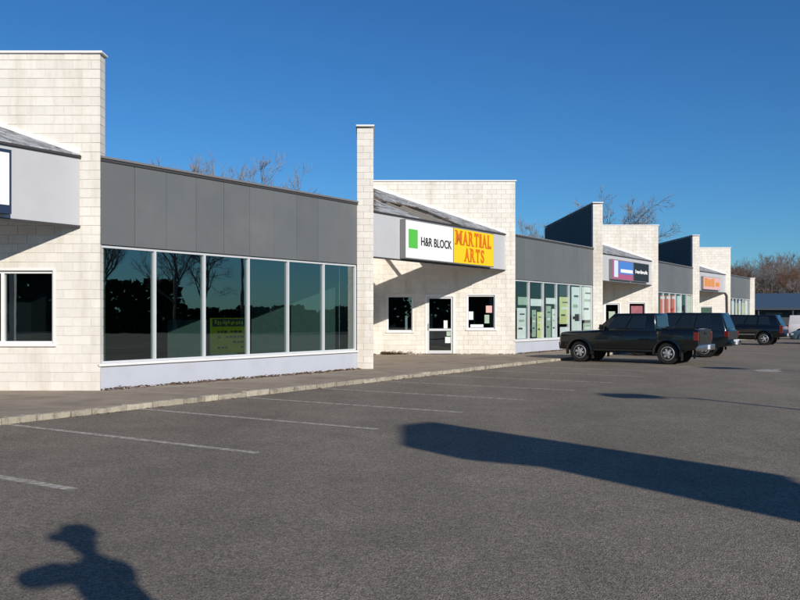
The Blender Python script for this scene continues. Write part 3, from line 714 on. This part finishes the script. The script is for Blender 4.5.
def vehicle(spec, loc, fwd, label, cat, name, paint, group=None):
    rz = math.atan2(fwd[1], fwd[0]); e = empty(name, loc, rz, label, cat, group); S = spec
    def add(mb, nm, mt, parent=None, **k): return mb.build(nm, mt, parent or e, world=False, **k)
    wr, tr = S['wr'], S['track']; AX = S['axles']
    me = loft(S['body']).mesh('body')
    cut = []
    for ax in AX:
        for sy in (1, -1):
            cut.append(MB().lathe([(wr + .075, sy * (tr - .17)), (wr + .075, sy * (tr + .6))], 28, 'y', (ax, 0, wr + .02)).mesh('c'))
    if 'bed' in S:
        x0, x1, zb = S['bed']; cut.append(MB().box(x0, x1, -S['bedw'], S['bedw'], zb, 3).mesh('c'))
    me = bool_cut(me, cut); me.materials.clear(); me.shade_smooth(); me.set_sharp_from_angle(angle=R(28))
    body = link_mesh('body', me, paint, e, False)
    # arch liners and lips
    for ax in AX:
        for sy in (1, -1):
            g = MB(); n = 16
            yo, yi = sy * (S['hw'] + S.get('flare', .02)), sy * (S['hw'] - .08)
            for k in range(n + 1):
                a = R(-14) + (math.pi + R(28)) * k / n
                for (r, y) in ((wr + .055, yo), (wr + .125, yo - sy * .012), (wr + .135, yi), (wr + .055, yi)): g.v.append((ax + r * math.cos(a), y, wr + .02 + r * math.sin(a)))
            for k in range(n):
                for q in range(4): g.f.append((k*4+q, k*4+(q+1) % 4, k*4+4+(q+1) % 4, k*4+4+q))
            add(g, 'wheel_arch', S.get('archmat', paint), smooth=40)
            MB_ = MB().lathe([(wr + .07, sy * (tr - .165)), (wr + .07, sy * (tr - .15))], 20, 'y', (ax, 0, wr + .02)); add(MB_, 'arch_liner', M_TRIMBLACK)
    # cabin
    (xb0, xb1, zb, wb), (xt0, xt1, zt, wt) = S['cab']     # (front x, rear x, z, half width) at belt and roof
    base = [Vector((xb1, -wb, zb)), Vector((xb0, -wb * .97, zb)), Vector((xb0, wb * .97, zb)), Vector((xb1, wb, zb))]
    top_ = [Vector((xt1, -wt, zt)), Vector((xt0, -wt * .97, zt - .02)), Vector((xt0, wt * .97, zt - .02)), Vector((xt1, wt, zt - S.get('taildrop', .01)))]
    top_[0].z = top_[3].z
    g = MB(); g.hexa([p - Vector((0, 0, .12)) for p in base] + top_)
    me = g.mesh('cabin', bevel=.055, seg=3); me.shade_smooth(); me.set_sharp_from_angle(angle=R(40))
    cab = link_mesh('cabin', me, paint, e, False)
    sides = {'right': (base[0], base[1], top_[1], top_[0]), 'front': (base[1], base[2], top_[2], top_[1]), 'left': (base[2], base[3], top_[3], top_[2]), 'rear': (base[3], base[0], top_[0], top_[3])}
    def panel(side, u0, u1, v0, v1, nm, mt, off=.007, th=.01, parent=cab, u2=None, u3=None):
        a, b, c, d = sides[side]; nrm = (b - a).cross(d - a).normalized()
        P = lambda u, v: (a.lerp(b, u)).lerp(d.lerp(c, u), v)
        q = [P(u0, v0), P(u1, v0), P(u1 if u2 is None else u2, v1), P(u0 if u3 is None else u3, v1)]
        m = MB(); m.hexa([x - nrm * .02 for x in q] + [x + nrm * off for x in q]); me = m.mesh(nm, bevel=.004); return link_mesh(nm, me, mt, parent, False)
    for (u0, u1) in S['sidewin']:
        panel('left', u0, u1, .10, .86, 'side_window', M_CARGLASS); panel('right', 1 - u1, 1 - u0, .10, .86, 'side_window', M_CARGLASS)
    panel('front', .07, .93, .08, .90, 'windscreen', M_CARGLASS); panel('rear', .09, .91, S.get('rw0', .14), .86, 'rear_window', S.get('rearglass', M_CARGLASS))
    # wheels
    tyre = MB().lathe([(wr * .62, -.10), (wr * .90, -.115), (wr * .985, -.09), (wr, -.05), (wr, .05), (wr * .985, .09), (wr * .90, .115), (wr * .62, .10)], 32, 'y').mesh('tyre', smooth=35); tyre.materials.append(M_TYRE)
    rim = MB(); ro = wr * .63
    rim.lathe([(ro, -.07), (ro, .10), (ro * .90, .112), (ro * .88, .05), (ro * .2, .03), (.01, .03)], 28, 'y')
    for k in range(S.get('spokes', 6)):
        a = 2 * math.pi * k / S.get('spokes', 6) + .2; c, s_ = math.cos(a), math.sin(a); w0, w1 = .045, .032
        rim.hexa([(c*.03 + s_*w0, .05, s_*.03 - c*w0), (c*ro*.92 + s_*w1, .05, s_*ro*.92 - c*w1), (c*ro*.92 - s_*w1, .05, s_*ro*.92 + c*w1), (c*.03 - s_*w0, .05, s_*.03 + c*w0),
                  (c*.03 + s_*w0, .105, s_*.03 - c*w0), (c*ro*.92 + s_*w1, .098, s_*ro*.92 - c*w1), (c*ro*.92 - s_*w1, .098, s_*ro*.92 + c*w1), (c*.03 - s_*w0, .105, s_*.03 + c*w0)])
    rimm = rim.mesh('rim', smooth=35); rimm.materials.append(M_RIM)
    well = MB().lathe([(ro * .86, .052), (ro * .86, .056)], 24, 'y').mesh('rim_well'); well.materials.append(M_TRIMBLACK)
    hub = MB().lathe([(.06, .05), (.06, .12), (.045, .128)], 16, 'y').mesh('hub'); hub.materials.append(M_RIM)
    for ax in AX:
        for sy in (1, -1):
            w = bpy.data.objects.new('wheel', hub); col.objects.link(w); w.parent = e; w.location = (ax, sy * tr, wr); w.rotation_euler = (0, 0, 0 if sy > 0 else math.pi)
            for nm, m_ in (('tyre', tyre), ('rim', rimm), ('rim_well', well)):
                o = bpy.data.objects.new(nm, m_); col.objects.link(o); o.parent = w
    hw = S['hw']; xf, xr = S['body'][0][0], S['body'][-1][0]
    # bumpers
    zf = S.get('fbz', .56); zr = S.get('rbz', .60)
    b_ = MB(); b_.hexa([(xf - .35, -hw + .01, zf - .16), (xf + .02, -hw + .16, zf - .16), (xf + .02, hw - .16, zf - .16), (xf - .35, hw - .01, zf - .16), (xf - .35, -hw + .005, zf + .10), (xf + .05, -hw + .15, zf + .10), (xf + .05, hw - .15, zf + .10), (xf - .35, hw - .005, zf + .10)])
    add(b_, 'front_bumper', S.get('fbmat', paint), bevel=.03, seg=2, smooth=40)
    b_ = MB(); b_.box(xr - .13, xr + .10, -hw + .04, hw - .04, zr - .11, zr + .10); rb = add(b_, 'rear_bumper', S.get('rbmat', M_TRIMBLACK), bevel=.03, seg=2, smooth=40)
    add(MB().box(xr - .137, xr - .1305, -.16, .16, zr - .07, zr + .085), 'number_plate', M_PLATE, rb)
    add(MB().box(xf - .05, xf + .018, -.45, .45, S['body'][0][2] - .18, S['body'][0][2] - .02), 'grille', M_TRIMBLACK, bevel=.01)
    for sy in (1, -1):
        z = S['body'][1][2] - .12
        add(MB().box(xf - .22, xf - .035, sy * (hw - .20) - .12, sy * (hw - .20) + .12, z - .08, z + .05), 'headlight', M_LAMP, bevel=.03, seg=2)
        z0, z1 = S['tail']
        add(MB().box(xr - .015, xr + .16, sy * (hw - .035) - .05, sy * (hw - .035) + .045, z0, z1), 'tail_light', M_TAIL, bevel=.02, seg=2)
        # mirror
        add(MB().box(xb0 - .36, xb0 - .24, sy * (wb + .06), sy * (wb + .25), zb + .02, zb + .20), 'mirror', S.get('mirrormat', paint), bevel=.03, seg=2, smooth=40)
        # door seams and handles
        for x in S['seams']: add(MB().box(x - .006, x + .006, sy * (hw + .002) - .004, sy * (hw + .002) + .012 * sy, S['sz0'], zb - .06), 'door_seam', M_TRIMBLACK)
        for x in S['handles']: add(MB().box(x - .10, x + .10, sy * (hw - .004), sy * (hw + .03), zb - .16, zb - .12), 'door_handle', S.get('handlemat', paint), bevel=.008)
        add(MB().box(S['rock'][0], S['rock'][1], sy * (hw - .02), sy * (hw + S.get('rockout', .02)), S['rockz'][0], S['rockz'][1]), 'side_strip', S.get('rockmat', M_TRIMBLACK), bevel=.01)
        # mud flaps
        if S.get('flaps'):
            for ax in AX: add(MB().box(ax - wr - .10, ax - wr - .085, sy * (tr - .11), sy * (tr + .13), .14, .55), 'mud_flap', M_TRIMBLACK)
    # underbody
    cz = S['body'][5][1]
    add(MB().box(AX[1] - .3, AX[0] + .3, -.45, .45, cz - .08, cz + .03), 'chassis', M_TRIMBLACK); add(MB().box(AX[0] - .06, AX[0] + .06, -tr + .1, tr - .1, wr - .06, wr + .06), 'axle', M_TRIMBLACK); add(MB().box(AX[1] - .06, AX[1] + .06, -tr + .1, tr - .1, wr - .06, wr + .06), 'axle', M_TRIMBLACK)
    if 'bed' in S:
        x0, x1, z_ = S['bed']; zt_ = S['body'][-2][2]
        add(MB().box(xr - .012, xr + .02, -hw + .17, hw - .17, zr + .14, zt_ - .03), 'tailgate', paint, bevel=.012)
        add(MB().box(xr - .03, xr - .0125, -.13, .13, zt_ - .20, zt_ - .13), 'tailgate_handle', M_TRIMBLACK)
        for sy in (1, -1): add(MB().box(x0 + .02, x1 - .02, sy * (S['bedw'] + .005) - .02, sy * (S['bedw'] + .13), zt_ + .013, zt_ + .035), 'bed_rail_cap', M_TRIMBLACK, bevel=.008)
    if 'rack' in S:
        x0, x1 = S['rack']
        for sy in (1, -1): add(MB().tube([(x0, sy * (wt - .12), zt - .01), (x0 - .12, sy * (wt - .12), zt + .06), (x1 + .12, sy * (wt - .12), zt + .06), (x1, sy * (wt - .12), zt - .01)], .018, 6), 'roof_rail', M_TRIMBLACK)
    return e, add
def paintmat(nm, c, r=.14): return mat(nm, c, r, .5, coat=.4, var=.03, vscale=3)
P_TRUCK = paintmat('dark_green_black_paint', (.0045, .006, .0065)); P_SUV = paintmat('dark_blue_green_paint', (.007, .011, .013)); P_BLACK = paintmat('black_paint', (.004, .0042, .0045)); P_WHITE = paintmat('white_car_paint', (.72, .70, .70), .3); P_TEAL = paintmat('grey_blue_paint', (.10, .16, .19), .3)
NF = Vector((-.83, .558)); NF.normalize(); RT = Vector((NF.y, -NF.x))
def mid(px, py, axle, track):         # centre on the ground from the photo pixel of a left wheel's foot
    Y = FPX * CAMZ / (py - HORIZON); p = Vector(((px - 400) / FPX * Y, Y)) + RT * (track + .1) - NF * axle; return (p.x, p.y, 0)
pickup = dict(wr=.385, track=.79, hw=.935, axles=(1.625, -1.625), flare=.045, flaps=True, spokes=6,
    body=[(2.47, .58, .96, .70), (2.45, .50, 1.05, .81), (2.38, .47, 1.10, .875), (2.1, .45, 1.135, .91), (1.6, .45, 1.155, .93), (1.0, .45, 1.19, .935), (.9, .45, 1.195, .935), (-1.20, .45, 1.195, .935), (-1.24, .46, 1.195, .915), (-1.27, .46, 1.245, .915), (-1.33, .46, 1.25, .93), (-2.2, .48, 1.25, .93), (-2.62, .54, 1.25, .92), (-2.68, .56, 1.235, .905)],
    bed=(-2.60, -1.36, .78), bedw=.74, cab=((1.04, -1.22, 1.195, .875), (.36, -1.14, 1.81, .74)), sidewin=((.15, .47), (.505, .80)),
    tail=(.84, 1.14), seams=(.98, -.06, -1.02), sz0=.55, handles=(.10, -.86), rock=(1.1, -1.1), rockz=(.43, .50), fbz=.62, rbz=.60, rbmat=M_CHROME, rw0=.2)
tpos = mid(667.5, 364.5, -1.625, .79)
truck, tadd = vehicle(pickup, tpos, NF, 'dark green black crew cab pickup truck parked nose in to the kerb', 'pickup truck', 'pickup_truck', P_TRUCK)
suv = dict(wr=.37, track=.76, hw=.91, axles=(1.38, -1.38), flare=.03, spokes=5,
    body=[(2.28, .48, .86, .62), (2.25, .40, 1.0, .76), (2.12, .36, 1.05, .84), (1.5, .36, 1.09, .90), (.9, .36, 1.13, .91), (.8, .36, 1.14, .91), (-1.6, .38, 1.14, .91), (-2.15, .44, 1.14, .89), (-2.30, .50, 1.12, .85), (-2.34, .52, 1.08, .80)],
    cab=((.92, -2.28, 1.13, .85), (.22, -2.02, 1.86, .68)), sidewin=((.05, .30), (.33, .56), (.59, .80)), tail=(.86, 1.08), seams=(.85, -.05, -.95), sz0=.45, handles=(.1, -.8), rock=(.95, -.95), rockz=(.36, .46), rbmat=P_SUV, rw0=.1, taildrop=.03)
Yr = 34.6; rc = Vector(((727 - 400) / FPX * Yr, Yr)); c_ = rc + RT * .9 + NF * 2.3
s_, sadd = vehicle(suv, (c_.x, c_.y, 0), NF, 'dark SUV with slanted pale blue rear window parked next to the pickup truck', 'SUV', 'parked_suv', P_SUV)
sadd(MB().box(-2.47, -2.462, -.45, .45, .56, .74), 'plate_panel', M_PLATE)
big = dict(suv); big.update(wr=.38, track=.80, hw=.95, axles=(1.6, -1.6), body=[(2.6, .5, .9, .70), (2.57, .42, 1.03, .82), (2.4, .38, 1.08, .9), (1.7, .38, 1.12, .94), (1.0, .38, 1.15, .95), (-1.8, .40, 1.15, .95), (-2.4, .46, 1.15, .93), (-2.56, .52, 1.12, .88), (-2.60, .54, 1.08, .82)],
    cab=((1.05, -2.5, 1.14, .88), (.35, -2.18, 1.80, .72)), sidewin=((.06, .40), (.43, .62), (.65, .84)), rock=(1.1, -1.1), rockz=(.60, .66), rockout=.03, rockmat=M_CHROME, seams=(.9, -.1, -1.05), handles=(.05, -.9), rbmat=P_BLACK, taildrop=.05, tail=(.70, 1.15))
bpos = mid(764, 345.3, -1.6, .80)
vehicle(big, bpos, NF, 'long black SUV with chrome side strip, third vehicle parked along the shops', 'SUV', 'parked_suv', P_BLACK)
sedan = dict(wr=.32, track=.74, hw=.87, axles=(1.33, -1.33), spokes=7,
    body=[(2.25, .40, .62, .58), (2.22, .32, .72, .72), (2.05, .28, .78, .80), (1.4, .26, .86, .86), (.8, .26, .93, .87), (-1.3, .26, .97, .87), (-2.0, .30, .98, .84), (-2.22, .36, .95, .78), (-2.27, .40, .88, .70)],
    cab=((1.0, -1.75, .93, .80), (.25, -1.05, 1.44, .60)), sidewin=((.16, .50), (.54, .86)), tail=(.66, .86), seams=(.8, -.2, -1.0), sz0=.34, handles=(0, -.95), rock=(.9, -.9), rockz=(.26, .33), fbz=.42, rbz=.46, rbmat=P_WHITE, rw0=.12)
van = dict(suv); van.update(rbmat=P_WHITE, fbmat=P_WHITE, cab=((1.4, -2.25, 1.05, .86), (.55, -2.1, 1.72, .72)), sidewin=((.08, .36), (.40, .64), (.67, .92)))
van['sidewin'] = ((.06, .30),); van['cab'] = ((1.5, -2.25, 1.05, .88), (.8, -2.15, 1.78, .80))
sedan2 = dict(sedan); sedan2.update(rbmat=P_TEAL)
vehicle(van, (30.4, 61.5, 0), -NF, 'white cargo van past the black SUV in front of the low blue roofed building', 'van', 'parked_van', P_WHITE)
vehicle(sedan2, (26.15, 51.8, 0), NF, 'grey blue sedan standing out in the lane past the black SUV', 'sedan', 'parked_sedan', P_TEAL)

# ------------------------------------------------------------------ trees
def bare_tree_mesh(seed, H, spread=.55, twig=3, r0=.018, dens=1.0):
    r = random.Random(seed); T = MB(); B = MB()
    def grow(p, d, L, rad, lev):
        n = 4 if lev < 2 else 3; pts = [p]; rr = [rad]; q = p; dd = d
        for i in range(n):
            dd = (dd + Vector((r.uniform(-1, 1), r.uniform(-1, 1), r.uniform(-.3, .7))) * (.12 if lev == 0 else .20)).normalized(); q = q + dd * (L / n); pts.append(q); rr.append(rad * (1 - .62 * (i + 1) / n))
        (T if lev < 3 else B).tube([tuple(a) for a in pts], rr, 7 if lev == 0 else (5 if lev < 3 else 3), cap=False)
        if lev >= 3 + (twig > 3): return
        nb = [9, 6, 6, 6, 4][lev]; nb = max(2, int(nb * dens + r.random()))
        for i in range(nb):
            t = r.uniform(.32 if lev == 0 else .2, 1.0); k = min(int(t * n), n - 1); o = pts[k].lerp(pts[k+1], t * n - k)
            ax = dd.orthogonal().normalized(); ax.rotate(Matrix.Rotation(r.uniform(0, 6.28), 3, dd)); nd = (dd * r.uniform(.55, 1.0) + ax * r.uniform(.5, 1.0) * spread * 1.6 + Vector((0, 0, .25))).normalized()
            grow(o, nd, L * r.uniform(.42, .66) * (1.12 - .3 * t), max(rr[k] * .55, r0), lev + 1)
    grow(Vector((0, 0, -.1)), Vector((0, 0, 1)), H * .62, H * .016, 0)
    zt = max(v[2] for v in B.v); k = H / zt
    hi = [v for v in B.v if v[2] > zt * .75]; cx = sum(v[0] for v in hi) / len(hi); cy = sum(v[1] for v in hi) / len(hi)
    for m in (T, B): m.v = [((a - cx) * k, (b - cy) * k, c * k) for a, b, c in m.v]
    return T.mesh('trunk', smooth=60, flip=False), B.mesh('crown', flip=False)
def tree(meshes, loc, s, rz, label, group, name='bare_tree', tm=None, cm=None):
    e = empty(name, loc, rz, label, 'tree', group); e.scale = (s, s, s)
    link_mesh('trunk', meshes[0], tm, e, False); link_mesh('crown', meshes[1], cm, e, False); return e
def with_mats(ms, a, b):
    out = (ms[0].copy(), ms[1].copy()); out[0].materials.append(a); out[1].materials.append(b); return out
raw = [bare_tree_mesh(11, 14, .55, 4, .013), bare_tree_mesh(23, 14, .42, 4, .013), bare_tree_mesh(37, 14, .85, 4, .014, 1.0), bare_tree_mesh(41, 14, .5, 4, .013)]
GREY = [with_mats(m, M_BARK, M_TWIG) for m in raw]; RUSS = [with_mats(m, M_BARK2, M_TWIG2) for m in raw]
def ppos(px, Y): return ((px - 400) / FPX * Y, Y, -.03)
for (px, Y, ytop, v, lab) in ((203, 74, 143, 1, 'slender bare tree showing over the first grey fascia'), (264, 80, 155, 0, 'bushy bare tree beyond the middle of the first grey fascia'), (286, 84, 182, 3, 'low bare tree top just over the first grey fascia'),
        (540, 112, 216, 0, 'bare tree rising behind the fascia next to the second fin'), (618, 108, 183, 2, 'large spreading bare tree behind the third fin'), (590, 118, 214, 1, 'thin bare tree between the second fascia and the spreading tree')):
    H = CAMZ + (HORIZON - ytop) / FPX * Y; tree(GREY[v], ppos(px, Y), H / 14, rnd.uniform(0, 6), lab, None)
for i in range(46):
    Y = rnd.uniform(160, 235); px = 722 + (i / 45) * 150 + rnd.uniform(-6, 6); yt = rnd.gauss(264 + 6 * math.sin(i * .7), 6) - (6 if 755 < px < 790 else 0)
    H = CAMZ + (HORIZON - max(yt, 250)) / FPX * Y; russ = rnd.random() < .6
    tree((RUSS if russ else GREY)[rnd.randrange(4)], ppos(px, Y), H / 14, rnd.uniform(0, 6), 'russet bare tree in the wood beyond the low blue roofed building' if russ else 'grey bare tree in the wood beyond the low blue roofed building', 'russet trees of the far wood' if russ else 'grey trees of the far wood')
# undergrowth of the wood
ug = MB(); r3 = random.Random(5)
for i in range(9000):
    Y = r3.uniform(185, 250); x = (715 - 400) / FPX * Y + r3.uniform(0, 75); z = abs(r3.gauss(0, 3.2)); a = r3.uniform(0, 6.28); s = r3.uniform(.5, 1.3); b = len(ug.v)
    dx, dy = math.cos(a) * .05, math.sin(a) * .05; tx, ty = r3.uniform(-.6, .6), r3.uniform(-.6, .6)
    ug.v += [(x - dx, Y - dy, z), (x + dx, Y + dy, z), (x + tx, Y + ty, z + s * 1.6)]; ug.f.append((b, b+1, b+2))
tag(ug.build('undergrowth', M_TWIG2, flip=False), 'tangle of russet brush filling the far wood', 'brush', kind='stuff')
# trees across the road, out of the picture, that the shop windows mirror
for i, (x, y, s, v) in enumerate(((58, 24.5, .95, 0), (60, 29, .8, 2), (64, 20, 1.0, 3), (70, 6, .9, 2))):
    tree(GREY[v], (x, y, -.03), s, i * 1.3, 'bare tree across the road facing the shop windows', 'trees across the road')
def bush_mesh(seed, n=900):
    r = random.Random(seed); g = MB()
    for i in range(n):
        th = r.uniform(0, 6.28); zz_ = r.random(); rad = (1 - .55 * zz_) * math.sqrt(r.random()) * 1.0; p = Vector((rad * math.cos(th), rad * math.sin(th), zz_ * 1.6)); s = r.uniform(.06, .16)
        a = Vector((r.uniform(-1, 1), r.uniform(-1, 1), r.uniform(-1, 1))).normalized() * s; b = a.orthogonal().normalized() * s * .7; k = len(g.v)
        g.v += [tuple(p - a), tuple(p + b), tuple(p + a), tuple(p - b)]; g.f.append((k, k+1, k+2, k+3))
    m = g.mesh('foliage', flip=False); m.materials.append(M_PINE); return m
bm1 = [bush_mesh(3), bush_mesh(9)]
stem = MB().tube([(0, 0, -.1), (0, 0, 1.2)], [.08, .03], 6).mesh('stem'); stem.materials.append(M_BARK)
for i in range(40):
    e = empty('evergreen_shrub', (64 + rnd.uniform(-1, 1), 2 + i * 1.75, -.03), rnd.uniform(0, 6), 'dark evergreen shrub across the road facing the shop windows', 'shrub', 'shrubs across the road'); s = rnd.uniform(1.6, 2.0) * (1.9 if i in (9, 11, 13) else .9); e.scale = (s * 1.1, s * 1.1, s)
    link_mesh('foliage', bm1[i % 2], None, e, False); link_mesh('stem', stem, None, e, False)

e = empty('utility_pole', (60, 32.5, -.03), R(80), 'wooden utility pole across the road facing the shop windows', 'utility pole')
MB().tube([(0, 0, 0), (0, 0, 10.5)], [.16, .11], 10).build('pole', M_BARK, e, world=False); MB().box(-1.1, 1.1, .11, .2, 9.6, 9.75).build('cross_arm', M_BARK, e, world=False)
for i in range(22):                                                  # evergreen screen behind the camera, mirrored in the small entrance windows
    e = empty('evergreen_tree', (-52 + i * 5.2 + rnd.uniform(-1.5, 1.5), -62 + rnd.uniform(-4, 4), -.03), rnd.uniform(0, 6), 'dark evergreen tree across the road behind the camera', 'tree', 'evergreens across the road'); s = rnd.uniform(3.6, 5.2); e.scale = (s, s, s)
    link_mesh('crown', bm1[i % 2], None, e, False); link_mesh('trunk', stem, None, e, False)

# ------------------------------------------------------------------ far building with blue roof
M_BLUEROOF = mat('blue_grey_roof', (.05, .085, .13), .6, .4, var=.1, vscale=.5); M_FARWALL = mat('far_grey_wall', (.05, .065, .08), .8, .2, var=.1, vscale=.6); M_FARDARK = mat('far_window', (.02, .025, .03), .2, .5)
far = empty('low_building', (64, 132, 0), R(-8), 'low building with wide blue grey roof past the end of the shops', 'building')
def fadd(mb, nm, mt, parent=None): return mb.build(nm, mt, parent or far, world=False)
fw = fadd(MB().box(-14.5, 30, 0, 14, 0, 3.0), 'wall', M_FARWALL)
rf = MB(); rf.v = [(-16, -2.0, 2.9), (32, -2.0, 2.9), (32, 16, 2.9), (-16, 16, 2.9), (-11, 7, 5.4), (27, 7, 5.4)]; rf.f = [(0, 1, 5, 4), (1, 2, 5), (2, 3, 4, 5), (3, 0, 4), (3, 2, 1, 0)]
ro_ = fadd(rf, 'roof', M_BLUEROOF); fadd(MB().box(-16.05, 32.05, -2.08, -2.003, 2.62, 2.95), 'roof_fascia', M_FARWALL, ro_)
for i in range(9):
    wdw = fadd(MB().box(-12 + i * 4.6, -9.6 + i * 4.6, -.04, .02, .9, 2.2), 'window', M_FARDARK, fw)
for i in range(10): fadd(MB().box(-14 + i * 5, -13.8 + i * 5, -1.85, -1.65, 0, 2.9), 'porch_post', M_FARWALL)

# ------------------------------------------------------------------ what stands behind the camera and throws shadows into the picture
lh = Vector((LDIR.x, LDIR.y)).normalized(); CT = 1 / math.tan(R(SUN_EL))
def gpt(px, py): Y = FPX * CAMZ / (py - HORIZON); return Vector(((px - 400) / FPX * Y, Y))
def lamp_post(head_shadow, H, label, rz):
    base = head_shadow - lh * (H * CT); e = empty('lamp_post', (base.x, base.y, 0), rz, label, 'lamp post', 'parking lot lamp posts')
    f = lambda mb, nm, mt: mb.build(nm, mt, e, world=False)
    f(MB().lathe([(.28, 0), (.28, .7), (.24, .74)], 16, 'z'), 'footing', M_SLAB); f(MB().tube([(0, 0, .7), (0, 0, H - .1)], [.09, .055], 10), 'pole', M_STEEL)
    f(MB().tube([(0, 0, H - .3), (.3, 0, H - .08), (.75, 0, H)], .035, 8), 'arm', M_STEEL); h = f(MB().box(.55, 1.45, -.28, .28, H - .12, H + .18), 'lamp_head', M_STEEL); h.select_set(False)
lamp_post(gpt(682, 397), 8.0, 'tall steel parking lot lamp post', R(170))
lamp_post(gpt(757, 368.5), 8.0, 'tall steel parking lot lamp post', R(170))
# pylon sign of the shops
c0 = -4.5; mdir = Vector((-lh.y, lh.x)) * -1
pix = [(400, 425), (400, 445), (455, 457), (530, 464), (800, 522), (860, 536), (860, 497), (800, 486), (775, 478), (772, 473.5), (430, 421.5)]
out2 = []
for (a, b) in pix:
    G = gpt(a, b); out2.append((G.dot(mdir), (G.dot(lh) - c0) / CT))
org = lh * c0
e = empty('pylon_sign', (org.x + mdir.x * 6.9, org.y + mdir.y * 6.9, 0), 0, 'tall slab pylon sign of the shops behind the camera', 'sign')
g = MB(); n = len(out2)
for off in (-.0, -.25):
    for (m_, z) in out2: p = org + mdir * m_ + lh * off; g.v.append((p.x, p.y, z))
g.f = [tuple(range(n)), tuple(range(2*n-1, n-1, -1))] + [(i, (i+1) % n, n + (i+1) % n, n + i) for i in range(n)]
g.build('sign_slab', M_CANOPY, e)
zl = min(z for _, z in out2); ml = [m_ for m_, z in out2 if z < zl + .6]; mc = sum(ml) / len(ml)
for d in (-.35, .35):
    p = org + mdir * (mc + d) - lh * .12; MB().tube([(p.x, p.y, -.05), (p.x, p.y, zl + .5)], .12, 10).build('post', M_STEEL, e)
# photographer read from the cast shadow; step ladder added unseen to raise the caster
HEAD_H = 3.42; hp = gpt(80, 541) - lh * (HEAD_H * CT)
lad = empty('added_step_ladder', (hp.x, hp.y, 0), 0, 'aluminium step ladder added unseen behind the camera to raise the shadow caster', 'ladder'); PZ = HEAD_H - 1.62
M_ALU2 = MATS['white_aluminium']
for sx in (-1, 1):
    MB().tube([(hp.x + sx * .32, hp.y + .45, 0), (hp.x + sx * .22, hp.y + .12, PZ)], .025, 8).build('rail', M_ALU2, lad); MB().tube([(hp.x + sx * .32, hp.y - .5, 0), (hp.x + sx * .22, hp.y - .12, PZ)], .025, 8).build('rail', M_ALU2, lad)
for i in range(1, 6):
    t_ = i / 6; MB().box(hp.x - .3, hp.x + .3, hp.y + .45 - .33 * t_ - .05, hp.y + .45 - .33 * t_ + .05, PZ * t_ - .02, PZ * t_).build('step', M_ALU2, lad)
MB().box(hp.x - .30, hp.x + .30, hp.y - .16, hp.y + .16, PZ - .03, PZ).build('platform', M_ALU2, lad)
def skin(name, verts, edges, radii, mt, parent=None, root=0):
    me = bpy.data.meshes.new(name); me.from_pydata(verts, edges, []); o = link_mesh(name, me, mt)
    o.modifiers.new('skin', 'SKIN'); o.modifiers.new('sub', 'SUBSURF').render_levels = 2
    for i, r in enumerate(radii): me.skin_vertices[0].data[i].radius = (r, r) if not isinstance(r, tuple) else r; me.skin_vertices[0].data[i].use_root = (i == root)
    if parent: adopt(o, parent)
    return o
M_COAT = mat('dark_coat', (.03, .035, .05), .9, .2)
x, y, z = hp.x, hp.y, PZ; ml_ = Vector((mdir.x, mdir.y)); mf = Vector((-mdir.y, mdir.x))
def bp(a, b, c): p = Vector((x, y)) + ml_ * a + mf * b; return (p.x, p.y, z + c)
pv = [bp(0, 0, .92), bp(-.03, 0, 1.06), bp(-.03, .01, 1.20), bp(0, .02, 1.36), bp(0, .03, 1.47), bp(0, .05, 1.60), bp(0, .05, 1.72),
      bp(-.19, 0, 1.27), bp(-.48, .12, 1.20), bp(-.20, .36, 1.20), bp(.10, 0, 1.27), bp(.13, .12, 1.08), bp(.04, .36, 1.27),
      bp(-.10, 0, .86), bp(-.11, .02, .48), bp(-.11, -.02, .09), bp(-.11, .14, .045), bp(.10, 0, .86), bp(.11, .02, .48), bp(.11, -.02, .09), bp(.11, .14, .045)]
pe = [(0, 1), (1, 2), (2, 3), (3, 4), (4, 5), (5, 6), (2, 7), (7, 8), (8, 9), (2, 10), (10, 11), (11, 12), (0, 13), (13, 14), (14, 15), (15, 16), (0, 17), (17, 18), (18, 19), (19, 20)]
pr = [.17, .17, .17, .07, .065, .15, .12, .11, .10, .07, .10, .08, .05, .10, .075, .05, .045, .10, .075, .05, .045]
person = skin('person', pv, pe, pr, M_COAT); tag(person, 'person in dark coat and cap holding a camera up on an added step ladder', 'person')
cap = MB().lathe([(.14, .0), (.145, .07), (.11, .15), (.02, .19)], 16, 'z', (x, y + .05, z + 1.66)); cap.build('cap', M_NAVY, person)
MB().hexa([bp(-.20, -.06, 1.67), bp(-.05, -.08, 1.67), bp(-.05, .16, 1.67), bp(-.20, .12, 1.67), bp(-.20, -.06, 1.72), bp(-.05, -.08, 1.70), bp(-.05, .16, 1.70), bp(-.20, .12, 1.72)]).build('cap_brim', M_NAVY, person)
